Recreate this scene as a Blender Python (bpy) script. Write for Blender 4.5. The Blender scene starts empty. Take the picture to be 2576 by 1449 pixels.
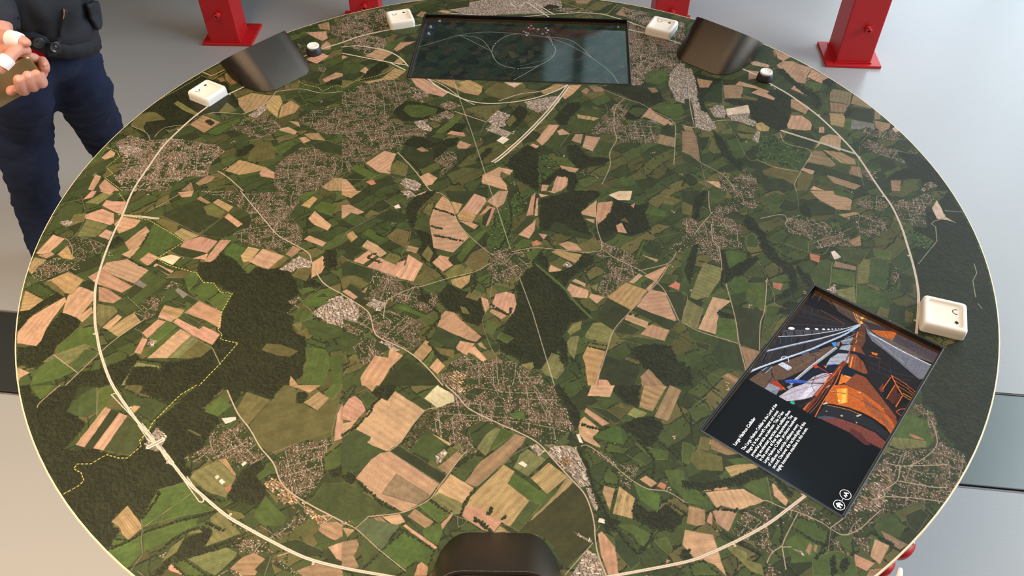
import bpy, bmesh, math, random
import numpy as np
from mathutils import Vector, Matrix, noise as mnoise
from mathutils.bvhtree import BVHTree
PI=math.pi
sc=bpy.context.scene
COLL=sc.collection
random.seed(4)
# ============================================================== camera, world, light, exposure
TZ=0.80                                    # height of the table top
cam_d=bpy.data.cameras.new('camera'); cam=bpy.data.objects.new('camera',cam_d); COLL.objects.link(cam)
cam_d.sensor_fit='HORIZONTAL'; cam_d.sensor_width=36.0; cam_d.lens=36.0*2053.55/2576
cam_d.clip_start=.02
cam.location=(0.00787,-1.15148,1.80)
PITCH=0.80987; ROLL=-0.00668
cam.rotation_euler=(Matrix.Rotation(PI/2-PITCH,3,'X')@Matrix.Rotation(ROLL,3,'Z')).to_euler()
sc.camera=cam
w=bpy.data.worlds.new('world'); sc.world=w; w.use_nodes=True
bg=w.node_tree.nodes['Background']; bg.inputs[0].default_value=(.82,.86,.9,1); bg.inputs[1].default_value=.16
def area(name,loc,target,sx,sy,power,col,spread=180):
    l=bpy.data.lights.new(name,'AREA'); l.shape='RECTANGLE'; l.size=sx; l.size_y=sy; l.energy=power; l.color=col; l.spread=math.radians(spread)
    o=bpy.data.objects.new(name,l); COLL.objects.link(o); o.location=loc
    o.rotation_euler=(Vector(target)-Vector(loc)).to_track_quat('-Z','Y').to_euler()
    return o
area('ceiling_lamp_warm',(-1.7,-1.5,3.55),(-1.4,-1.35,0),1.5,2.4,89,(1,.77,.55),100)
area('added_light_amber',(-1.10,.66,3.5),(.5,.55,.8),.8,.95,15,(1,.60,.25))  # added unseen light, aimed at the right hood for its gold sheen
area('window_light_right',(5.3,.35,2.6),(0,-.2,.8),4.6,3.6,300,(.88,.95,1.0))
area('added_light_bluish',(1.10,.66,3.6),(-.5,.45,.8),.6,.6,15,(.42,.72,1.0))  # added unseen bluish light, placed to reflect in the left hood's upper face
sc.view_settings.view_transform='Standard'; sc.view_settings.look='None'
sc.view_settings.exposure=0.0; sc.view_settings.gamma=1.0; sc.view_settings.use_curve_mapping=False
sc.cycles.max_bounces=6; sc.cycles.use_denoising=True
# ============================================================== helpers
def lin(c): return tuple(((v/255)/12.92 if v/255<=.04045 else ((v/255+.055)/1.055)**2.4) for v in c)
def mat(name,rgb,rough=.5,metal=0.0,spec=.5,bump=0,bscale=200,var=0,vscale=8,emit=None,estr=0,coat=0):
    m=bpy.data.materials.new(name); m.use_nodes=True; nt=m.node_tree; b=nt.nodes['Principled BSDF']
    c=lin(rgb)+(1,)
    b.inputs['Base Color'].default_value=c; b.inputs['Roughness'].default_value=rough; b.inputs['Metallic'].default_value=metal
    b.inputs['Specular IOR Level'].default_value=spec; b.inputs['Coat Weight'].default_value=coat
    tc=nt.nodes.new('ShaderNodeTexCoord')
    if var:
        n=nt.nodes.new('ShaderNodeTexNoise'); n.inputs['Scale'].default_value=vscale; n.inputs['Detail'].default_value=5
        nt.links.new(tc.outputs['Object'],n.inputs['Vector'])
        mx=nt.nodes.new('ShaderNodeMix'); mx.data_type='RGBA'; mx.blend_type='MIX'
        mx.inputs[6].default_value=tuple(v*(1-var) for v in c[:3])+(1,); mx.inputs[7].default_value=tuple(min(1,v*(1+var)) for v in c[:3])+(1,)
        nt.links.new(n.outputs['Fac'],mx.inputs[0]); nt.links.new(mx.outputs[2],b.inputs['Base Color'])
    if bump:
        n=nt.nodes.new('ShaderNodeTexNoise'); n.inputs['Scale'].default_value=bscale; n.inputs['Detail'].default_value=3
        nt.links.new(tc.outputs['Object'],n.inputs['Vector'])
        bp=nt.nodes.new('ShaderNodeBump'); bp.inputs['Strength'].default_value=bump; bp.inputs['Distance'].default_value=.002
        nt.links.new(n.outputs['Fac'],bp.inputs['Height']); nt.links.new(bp.outputs['Normal'],b.inputs['Normal'])
    if emit:
        b.inputs['Emission Color'].default_value=lin(emit)+(1,); b.inputs['Emission Strength'].default_value=estr
    return m
def obj(name,bm,m,parent=None,smooth=False,loc=None):
    me=bpy.data.meshes.new(name)
    if isinstance(bm,bmesh.types.BMesh): bm.to_mesh(me); bm.free()
    else: me.from_pydata(bm[0],[],bm[1]); me.update()
    if m is not None:
        for x in (m if isinstance(m,(list,tuple)) else [m]): me.materials.append(x)
    if smooth:
        for p in me.polygons: p.use_smooth=True
    o=bpy.data.objects.new(name,me); COLL.objects.link(o)
    if parent: o.parent=parent
    if loc is not None: o.location=loc
    return o
def thing(name,label,cat,loc=(0,0,0),rz=0,group=None):
    o=bpy.data.objects.new(name,None); COLL.objects.link(o); o.location=loc; o.rotation_euler=(0,0,rz); o.empty_display_size=.05
    o['label']=label; o['category']=cat
    if group: o['group']=group
    return o
def tag(o,label,cat,group=None):
    o['label']=label; o['category']=cat
    if group: o['group']=group
    return o
def struct(name,bm,m,parent=None):
    o=obj(name,bm,m,parent); 
    if not parent: o['kind']='structure'
    return o
def add_box(bm,c,s,rz=0,bev=0,seg=2):
    r=bmesh.ops.create_cube(bm,size=1.0); vs=r['verts']
    bmesh.ops.scale(bm,vec=s,verts=vs)
    if bev:
        es=list({e for v in vs for e in v.link_edges})
        r=bmesh.ops.bevel(bm,geom=es,offset=bev,segments=seg,affect='EDGES',profile=.5); vs=list({v for f in r['faces'] for v in f.verts}|{v for v in vs if v.is_valid})
    if rz: bmesh.ops.rotate(bm,cent=(0,0,0),matrix=Matrix.Rotation(rz,3,'Z'),verts=vs)
    bmesh.ops.translate(bm,vec=c,verts=vs)
    return vs
def add_lathe(bm,prof,n=32,c=(0,0,0)):
    rings=[]
    for r,z in prof: rings.append([bm.verts.new((c[0]+r*math.cos(2*PI*i/n),c[1]+r*math.sin(2*PI*i/n),c[2]+z)) for i in range(n)])
    for a,b in zip(rings,rings[1:]):
        for i in range(n): bm.faces.new((a[i],a[(i+1)%n],b[(i+1)%n],b[i]))
    bm.faces.new(rings[0][::-1]); bm.faces.new(rings[-1])
def rrect(hw,hh,r,seg=8):
    pts=[]
    for cx,cy,a0 in ((hw-r,hh-r,0),(-hw+r,hh-r,PI/2),(-hw+r,-hh+r,PI),(hw-r,-hh+r,1.5*PI)):
        for k in range(seg+1):
            a=a0+PI/2*k/seg; pts.append((cx+r*math.cos(a),cy+r*math.sin(a)))
    return pts
def loft(bm,rings,cap=True,close=True):
    R=[[bm.verts.new(p) for p in r] for r in rings]
    n=len(R[0])
    for a,b in zip(R,R[1:]):
        for i in range(n if close else n-1): bm.faces.new((a[i],a[(i+1)%n],b[(i+1)%n],b[i]))
    if cap:
        bm.faces.new(R[0][::-1]); bm.faces.new(R[-1])
    return R
def tube(bm,pts,rad,n=14,up=(0,0,1),cap='round',flat=1.0):
    """smooth tapering tube through pts; rad per point (r or (a,b))"""
    P=[Vector(p) for p in pts]; Rr=[r if isinstance(r,tuple) else (r,r*flat) for r in rad]
    # resample with catmull rom
    Q=[];RQ=[];T=[]
    m=len(P)
    for i in range(m-1):
        p0,p1,p2,p3=P[max(i-1,0)],P[i],P[i+1],P[min(i+2,m-1)]
        for k in range(6):
            t=k/6
            Q.append(.5*((2*p1)+(-p0+p2)*t+(2*p0-5*p1+4*p2-p3)*t*t+(-p0+3*p1-3*p2+p3)*t**3))
            RQ.append(tuple(Rr[i][j]*(1-t)+Rr[i+1][j]*t for j in (0,1)))
    Q.append(P[-1]); RQ.append(Rr[-1])
    rings=[]
    upv=Vector(up)
    for i,q in enumerate(Q):
        d=(Q[min(i+1,len(Q)-1)]-Q[max(i-1,0)]).normalized()
        s=d.cross(upv)
        if s.length<1e-3: s=d.cross(Vector((1,0,0)))
        s.normalize(); u=s.cross(d).normalized()
        rings.append((q,d,s,u,RQ[i]))
    out=[]
    if cap=='round':
        q,d,s,u,r=rings[0]
        for k in (3,2,1):
            a=PI/2*k/3.5; out.append([tuple(q-d*min(r)*math.sin(a)+(s*math.cos(2*PI*j/n)*r[0]+u*math.sin(2*PI*j/n)*r[1])*math.cos(a)) for j in range(n)])
    for q,d,s,u,r in rings: out.append([tuple(q+s*math.cos(2*PI*j/n)*r[0]+u*math.sin(2*PI*j/n)*r[1]) for j in range(n)])
    if cap=='round':
        q,d,s,u,r=rings[-1]
        for k in (1,2,3):
            a=PI/2*k/3.5; out.append([tuple(q+d*min(r)*math.sin(a)+(s*math.cos(2*PI*j/n)*r[0]+u*math.sin(2*PI*j/n)*r[1])*math.cos(a)) for j in range(n)])
    loft(bm,out)
def new_image(name,arr):
    """arr: (h,w,3) floats 0..1, row 0 at the bottom"""
    h,wd=arr.shape[:2]
    im=bpy.data.images.new(name,wd,h,alpha=False)
    px=np.ones((h,wd,4),np.float32); px[...,:3]=arr
    im.pixels.foreach_set(px.ravel()); im.update(); im.pack()
    return im
# ============================================================== the printed aerial map (painted here, procedurally)
GAIN=.86
MR=0.846          # half side of the printed square, metres
def paint_map(lines, N=3328, seed=7):
    rng=np.random.default_rng(seed)
    px=N/(2*MR)                       # pixels per metre
    img=np.zeros((N,N,3),np.float32)
    f32=np.float32
    def noise(cell,ax=1.0):
        gy=int(N/cell)+3; gx=int(N/(cell*ax))+3
        g=rng.random((gy,gx),dtype=f32)*2-1
        t=np.arange(N,dtype=f32)
        y=t/cell; yi=y.astype(int); fy=(y-yi)[:,None]
        x=t/(cell*ax); xi=x.astype(int); fx=(x-xi)[None,:]
        fy=fy*fy*(3-2*fy); fx=fx*fx*(3-2*fx)
        a=g[yi]*(1-fy)+g[yi+1]*fy
        return a[:,xi]*(1-fx)+a[:,xi+1]*fx
    nA=noise(2.2); nB=noise(7); nC=noise(26); nD=noise(110)
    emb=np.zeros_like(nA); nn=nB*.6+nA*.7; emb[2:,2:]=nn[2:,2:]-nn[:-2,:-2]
    T=np.arange(N,dtype=f32)/px-MR
    X=T[None,:]; Y=T[:,None]          # row 0 = -y
    # ---------------------------------------------------------------- base patchwork of small fields
    wx=X+nC*.005+nD*.03; wy=Y+nD*.03
    u=(wx*.83+wy*.56)/.050; 
    ui=np.floor(u).astype(np.int32)
    v=(-wx*.56+wy*.83)/.026+ (ui*7919%13)*.37
    vi=np.floor(v).astype(np.int32)
    h=((ui*73856093)^(vi*19349663))&1023
    pal=np.array([(68,82,44),(59,70,38),(78,92,50),(62,76,42),(88,92,52),(54,62,36),(74,86,46),(104,100,60),(66,78,44),(84,84,48)],f32)
    base=pal[h%10]
    img[:]=base
    ed=np.minimum(np.minimum(u-ui,1-(u-ui))*.050,np.minimum(v-vi,1-(v-vi))*.026)
    hedge=(ed<.0011+.0012*nB)&((h%3)!=0)
    img[hedge]=(42,48,30)
    img*= (1+.07*nA+.06*nB+.06*nC)[...,None]
    del base,u,v,h,ed,hedge,wx,wy
    def topx(p): return (np.asarray(p,float)+MR)*px
    def wiggle(p,step,amp):
        out=[]
        n=len(p)
        for i in range(n):
            a,b=p[i],p[(i+1)%n]; d=b-a; L=np.hypot(*d)
            k=max(1,int(L/step))
            t=np.arange(k)/k
            q=a+d*t[:,None]
            if k>1: q[1:]+=rng.normal(0,amp,(k-1,2))
            out.append(q)
        return np.concatenate(out)
    def mask_of(p):
        lo=np.maximum(np.floor(p.min(0)).astype(int)-1,0); hi=np.minimum(np.ceil(p.max(0)).astype(int)+2,N)
        w,hh=hi-lo
        if w<=0 or hh<=0: return None
        M=np.zeros((hh,w+1),np.int8)
        q=p-lo
        a=q; b=np.roll(q,-1,0)
        for (x0,y0),(x1,y1) in zip(a,b):
            if y0==y1: continue
            if y0>y1: x0,y0,x1,y1=x1,y1,x0,y0
            r=np.arange(max(0,math.ceil(y0-.5)),min(hh,math.ceil(y1-.5)))
            if len(r)==0: continue
            xc=x0+(r+.5-y0)*(x1-x0)/(y1-y0)
            c=np.clip(np.ceil(xc-.5),0,w).astype(int)
            np.add.at(M,(r,c),1)
        return (slice(lo[1],hi[1]),slice(lo[0],hi[0])),(np.cumsum(M,1)[:,:w]&1).astype(bool),lo
    def stamp(pts,offs,cols,alpha=1.0):
        """pts (n,2) px, offs (k,2) ints, cols (n,3)"""
        if len(pts)==0: return
        ix=np.rint(pts).astype(int)
        xx=(ix[:,0,None]+offs[None,:,0]).ravel(); yy=(ix[:,1,None]+offs[None,:,1]).ravel()
        cc=np.repeat(cols,len(offs),0)
        ok=(xx>=0)&(xx<N)&(yy>=0)&(yy<N)
        xx,yy,cc=xx[ok],yy[ok],cc[ok]
        if alpha<1: img[yy,xx]=img[yy,xx]*(1-alpha)+cc*alpha
        else: img[yy,xx]=cc
    def disc(r):
        k=int(math.ceil(r)); g=np.mgrid[-k:k+1,-k:k+1].reshape(2,-1).T
        return g[(g**2).sum(1)<=r*r+.3]
    def rect(a,b,ang):
        k=int(math.ceil(math.hypot(a,b)))+1
        g=np.mgrid[-k:k+1,-k:k+1].reshape(2,-1).T
        c,s=math.cos(ang),math.sin(ang)
        uu=g[:,0]*c+g[:,1]*s; vv=-g[:,0]*s+g[:,1]*c
        return g[(abs(uu)<=a)&(abs(vv)<=b)]
    def dense(p,step):
        p=np.asarray(p,float); d=np.diff(p,axis=0); L=np.hypot(d[:,0],d[:,1])
        s=np.concatenate([[0],np.cumsum(L)])
        t=np.arange(0,s[-1],step)
        return np.stack([np.interp(t,s,p[:,0]),np.interp(t,s,p[:,1])],1)
    def spline(p,k=8,closed=False):
        p=np.asarray(p,float); n=len(p)
        if n<3: return p
        out=[]
        rngi=range(n if closed else n-1)
        for i in rngi:
            g=(lambda j:p[j%n]) if closed else (lambda j:p[min(max(j,0),n-1)])
            p0,p1,p2,p3=g(i-1),g(i),g(i+1),g(i+2)
            for t in np.arange(k)/k:
                out.append(.5*((2*p1)+(-p0+p2)*t+(2*p0-5*p1+4*p2-p3)*t*t+(-p0+3*p1-3*p2+p3)*t**3))
        out.append(p[0] if closed else p[-1])
        return np.array(out)
    def stroke(p,wmm,col,alpha=1.0,jit=0):
        q=dense(p,.7); 
        if jit: q=q+rng.normal(0,jit,q.shape)
        r=wmm*.0005*px
        stamp(q,disc(max(r,.55)),np.tile(np.array(col,f32),(len(q),1)),alpha)
    def trees(pts,rmm):
        for k in range(3):
            r=rmm*(.7+.3*k)*.001*px
            q=pts[k::3]
            if not len(q): continue
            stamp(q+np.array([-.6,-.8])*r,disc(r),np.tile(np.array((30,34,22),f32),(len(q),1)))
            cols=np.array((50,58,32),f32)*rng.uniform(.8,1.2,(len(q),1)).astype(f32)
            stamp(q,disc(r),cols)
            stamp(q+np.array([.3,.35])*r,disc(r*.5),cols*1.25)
    COL=dict(t=(196,156,126),y=(176,148,106),b=(158,130,100),o=(106,102,60),O=(106,99,58),e=(80,98,48),g=(70,83,45),d=(56,64,38),D=(64,66,38),l=(122,121,76),
             x=(134,126,120),n=(88,104,70),z=(146,126,98),q=(226,200,172),w=(236,222,205),r=(188,124,98))
    def town(sl,m,lo,p,kind):
        hh,ww=m.shape
        sub=img[sl]
        big=kind in 'vij'
        bc={'u':(104,94,70),'U':(66,69,45),'v':(122,108,88),'i':(164,148,132),'j':(140,116,88)}[kind]
        c=np.array(bc,f32)*(1+.20*nB[sl]+.14*nA[sl]+.10*nC[sl])[...,None]
        gm=((nC[sl]*.95+.55*nB[sl])>.10)&m          # gardens
        sub[m]=c[m]
        if kind!='i': sub[gm]=(np.array((58,70,38),f32)*(1+.2*nA[sl])[...,None])[gm]
        ys,xs=np.nonzero(m)
        A=len(ys)/px/px
        d=np.diff(np.vstack([p,p[:1]]),axis=0); k=np.argmax(np.hypot(d[:,0],d[:,1]))
        ang=math.atan2(d[k,1],d[k,0])
        # minor streets
        ext=(p.max(0)-p.min(0)).max(); cen=(p.max(0)+p.min(0))/2
        sp=.0135*px
        for fam in range(2):
            a=ang+fam*math.pi/2+rng.normal(0,.1); dirv=np.array([math.cos(a),math.sin(a)]); nor=np.array([-dirv[1],dirv[0]])
            o=-ext*.7
            while o<ext*.7:
                o+=sp*rng.uniform(.6,1.7)
                s0=rng.uniform(-.7,.2)*ext; s1=s0+rng.uniform(.25,1.1)*ext
                t=np.linspace(0,1,14)[:,None]
                bend=rng.normal(0,.05)*ext
                q=cen+nor*o+dirv*(s0+(s1-s0)*t)+nor*(bend*(t*(1-t))*4)
                q=dense(q,.8); qi=np.rint(q).astype(int)-lo
                ok=(qi[:,0]>=0)&(qi[:,0]<ww)&(qi[:,1]>=0)&(qi[:,1]<hh)
                q=q[ok]; qi=qi[ok]; q=q[m[qi[:,1],qi[:,0]]] if len(qi) else q
                if len(q): stamp(q,disc(.0006*px),np.tile(np.array((176,158,142),f32),(len(q),1)),.8)
        dens={'u':.115,'U':.065,'v':.095,'i':.08,'j':.09}[kind]
        n=int(A*1e6*dens)
        if n==0: return
        idx=rng.integers(0,len(ys),n)
        if kind!='i':
            keep=(~gm[ys[idx],xs[idx]])|(rng.random(n)<.30); idx=idx[keep]
        pts=np.stack([xs[idx]+lo[0],ys[idx]+lo[1]],1).astype(float)
        if kind in 'uU':                       # trees between the houses
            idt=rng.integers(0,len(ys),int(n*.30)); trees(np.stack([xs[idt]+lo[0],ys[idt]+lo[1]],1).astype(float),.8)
        hc=np.array([(222,198,176),(206,174,148),(192,150,122),(190,170,152),(236,218,198),(176,134,108),(160,144,128),(150,124,100)],f32)
        if kind=='j': hc=np.array([(222,176,120),(230,200,150),(206,150,100),(240,220,190)],f32)
        if kind=='i': hc=np.array([(226,208,192),(240,228,214),(200,182,168),(176,160,150),(214,180,150),(160,148,142)],f32)
        for k in range(10):
            q=pts[k::10]
            if not len(q): continue
            if big: a,b=rng.uniform(.9,2.9),rng.uniform(.55,1.1)
            else: a,b=rng.uniform(.7,1.05),rng.uniform(.5,.72)
            if kind=='i': a,b=a*1.1,b*1.4
            an=ang+rng.choice([0,math.pi/2])+rng.normal(0,.12)
            of=rect(a*.001*px,b*.001*px,an)
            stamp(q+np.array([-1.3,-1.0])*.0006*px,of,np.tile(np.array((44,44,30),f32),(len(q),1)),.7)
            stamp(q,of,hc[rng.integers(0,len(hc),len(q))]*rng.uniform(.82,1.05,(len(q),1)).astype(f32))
            if not big:
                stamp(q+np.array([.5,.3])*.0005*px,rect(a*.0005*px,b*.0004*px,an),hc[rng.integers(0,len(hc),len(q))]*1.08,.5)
    def field(sl,m,p,code):
        c=np.array(COL[code],f32)*(1+rng.normal(0,.035))*(1+rng.normal(0,.018,3)).astype(f32)
        d=np.diff(np.vstack([p,p[:1]]),axis=0); k=np.argmax(np.hypot(d[:,0],d[:,1]))
        ang=math.atan2(d[k,1],d[k,0])+(math.pi/2 if rng.random()<.25 else 0)
        yy=np.arange(sl[0].start,sl[0].stop,dtype=f32)[:,None]; xx=np.arange(sl[1].start,sl[1].stop,dtype=f32)[None,:]
        w=(-xx*math.sin(ang)+yy*math.cos(ang))/px*1000
        al=(xx*math.cos(ang)+yy*math.sin(ang))/px*1000
        amp={'t':.055,'y':.075,'b':.07,'o':.035,'O':.02,'l':.07,'z':.03}.get(code,.03)
        per=rng.uniform(1.6,3.4)
        st=np.sin(w*(6.283/per)+1.6*nC[sl])*(.6+.6*nD[sl])+.8*np.sin(w*(6.283/(per*4.3))+2)+.9*np.sin(w*1.9+nB[sl]*1.2)*(nC[sl]>0)
        mod=1+amp*st*.8+.045*nA[sl]+.07*nB[sl]*(1 if code in 'oeglz' else .7)+.08*nC[sl]
        col=c*mod[...,None]
        if code in 'tyb':                      # grassy or ploughed patches inside stubble
            bl=np.clip((np.sin(w*.55+rng.uniform(0,6))*.5+nC[sl]*1.0+nB[sl]*.35-.55)*1.6,0,1)*rng.uniform(.1,.7 if code!='t' else .35)
            col=col*(1-bl[...,None])+np.array((118,104,66),f32)*(1+.08*nA[sl])[...,None]*bl[...,None]
        if code=='s':
            pass
        img[sl][m]=col[m]
    # loose hedgerows, bushes, farm buildings and tracks between the fields
    ga=math.atan2(.56,.83)
    for k in range(2600):
        c=rng.uniform(0,N,2); a=ga+rng.choice([0,math.pi/2])+rng.normal(0,.22); L=rng.uniform(.008,.045)*px
        t=np.arange(-.5,.5,.0017*px/L); bend=rng.normal(0,.06)*L
        q=c+np.stack([t*L*math.cos(a)-bend*(t*t*4)*math.sin(a),t*L*math.sin(a)+bend*(t*t*4)*math.cos(a)],1)
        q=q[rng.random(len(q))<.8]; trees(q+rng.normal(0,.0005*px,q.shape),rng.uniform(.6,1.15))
    for k in range(520):
        c=rng.uniform(0,N,2); a=ga+rng.choice([0,math.pi/2])+rng.normal(0,.2); L=rng.uniform(.02,.09)*px
        stroke(np.stack([c,c+np.array([math.cos(a),math.sin(a)])*L]),.6,(178,158,128),.6)
    q=rng.uniform(0,N,(260,2)); q=np.repeat(q,5,0)+rng.normal(0,.0028*px,(1300,2))
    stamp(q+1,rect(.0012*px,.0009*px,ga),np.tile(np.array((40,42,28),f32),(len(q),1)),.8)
    stamp(q,rect(.0012*px,.0008*px,ga),np.array((206,176,152),f32)*rng.uniform(.8,1.15,(len(q),1)).astype(f32))
    ring=None; late=[]
    for ln in lines:
        code,*pp=ln.split()
        p=np.array([[float(s) for s in a.split(',')] for a in pp])/2000.
        if code=='RING': ring=p; continue
        P_=topx(p)
        if code[0] in 'MRHYXWVPEZT' : late.append((code,P_)); continue
        amp=.0011*px if code in 'fFk' else .00028*px
        Pw=wiggle(P_,(.005 if code in 'fFk' else .008)*px,amp)
        r=mask_of(Pw)
        if r is None or not r[1].any(): continue
        sl,m,lo=r
        if code in 'fF':
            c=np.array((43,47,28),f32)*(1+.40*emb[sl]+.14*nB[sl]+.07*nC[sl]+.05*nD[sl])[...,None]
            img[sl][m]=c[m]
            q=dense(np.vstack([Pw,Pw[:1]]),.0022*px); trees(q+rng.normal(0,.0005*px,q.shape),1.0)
        elif code in 'uUvij': town(sl,m,lo,P_,code)
        elif code=='k':
            c=np.array((70,90,46),f32)*(1+.10*nA[sl]+.12*nB[sl]+.14*nC[sl])[...,None]
            img[sl][m]=c[m]
            ys,xs=np.nonzero(m&((nC[sl]+.6*nB[sl])>.15))
            if len(ys):
                idt=rng.integers(0,len(ys),int(m.sum()/px/px*1e6*.05)); trees(np.stack([xs[idt]+lo[0],ys[idt]+lo[1]],1).astype(float),1.2)
            ys,xs=np.nonzero(m); idt=rng.integers(0,len(ys),int(len(ys)/px/px*1e6*.004))
            stamp(np.stack([xs[idt]+lo[0],ys[idt]+lo[1]],1).astype(float),disc(.0008*px),np.tile(np.array((205,190,165),f32),(len(idt),1)))
        elif code=='s':
            c=np.array((104,96,66),f32)*(1+.25*nB[sl]+.22*nA[sl])[...,None]; img[sl][m]=c[m]
            ys,xs=np.nonzero(m); idt=rng.integers(0,len(ys),500); trees(np.stack([xs[idt]+lo[0],ys[idt]+lo[1]],1).astype(float),.6)
        else:
            field(sl,m,P_,code)
            rim=dense(np.vstack([Pw,Pw[:1]]),.6)
            rr_=rng.random()
            if code in 'qwrx' : pass
            elif rr_<.35: stamp(rim,disc(.55),np.tile(np.array((48,54,32),f32),(len(rim),1)),.7)
            elif rr_<.6: stamp(rim,disc(.55),np.tile(np.array((186,156,122),f32),(len(rim),1)),.55)
            elif rr_<.75 and code in 'oeg':
                q=rim[::int(max(1,.0016*px/.6))]; q=q[rng.random(len(q))<.75]; trees(q+rng.normal(0,.0004*px,q.shape),.9)
    for code,P_ in late:
        c0=code[0]
        if c0=='H':
            q=dense(spline(P_,5),.0013*px); q=q[rng.random(len(q))<.88]; trees(q+rng.normal(0,.0007*px,q.shape),1.35)
    for code,P_ in late:
        c0=code[0]
        s=spline(P_,6)
        if c0=='R':
            w=1.05 if code=='R3' else .75
            stroke(s,w+.7,(70,68,50),.35); stroke(s,w,(198,176,152),.9)
        elif c0=='M': stroke(s,2.3,(88,78,62),.5); stroke(s,1.5,(204,182,160))
        elif c0=='P': stroke(P_,.9,(196,190,165),.8)
        elif c0=='Y': stroke(P_,3.4,(214,180,130))
        elif c0=='E': stroke(s,3.6,(84,104,52),1,.8)
        elif c0=='W':
            if code=='W2': stroke(s,1.8,(226,208,184))
            else: stroke(s,3.4,(90,76,60),.4); stroke(s,2.9,(240,224,202)); stroke(s,.5,(196,172,146),.7)
        elif c0=='V': stroke(P_,5.6,(110,104,80),.5); stroke(P_,5.0,(238,226,206)); stroke(P_,1.6,(170,160,132)); 
        elif c0=='X':
            q=dense(P_,.5*.001*px); i=np.arange(len(q)); on=(i%12)<7
            stamp(q,disc(.0009*px),np.tile(np.array((44,46,26),f32),(len(q),1)),.35)
            stamp(q[on],disc(.00055*px),np.tile(np.array((232,218,112),f32),(on.sum(),1)))
    # ---------------------------------------------------------------- the accelerator ring
    R_=spline(topx(ring),8,True)
    d=np.gradient(R_,axis=0); nrm=np.stack([-d[:,1],d[:,0]],1)/np.hypot(d[:,0],d[:,1])[:,None]
    stroke(R_,4.6,(84,66,48),.5)
    stroke(R_,3.8,(240,226,206)); stroke(R_,.7,(160,130,104),.9)
    for code,P_ in late:                   # side galleries and shafts of the long straight hall
        if code[0]=='Z': stroke(P_,1.9,(110,96,78),.5); stroke(P_,1.3,(242,228,208))
        elif code[0]=='T': stroke(P_,6.6,(110,96,78),.5); stroke(P_,6.0,(242,230,212)); stroke(P_,1.4,(170,150,128))
    for i in range(0,len(R_),max(1,len(R_)//28)):
        q=R_[i]+nrm[i]*.004*px*rng.choice([-1,1]); stamp(q[None],disc(.0019*px),np.array([(240,224,204)],f32)); stamp(q[None],disc(.0007*px),np.array([(150,120,96)],f32))
    # soften the print a little
    out=img
    k=.22
    out[1:-1]=out[1:-1]*(1-k)+(out[:-2]+out[2:])*(k/2)
    out[:,1:-1]=out[:,1:-1]*(1-k)+(out[:,:-2]+out[:,2:])*(k/2)
    return np.clip(out*np.float32(GAIN/255.),0,1)

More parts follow.
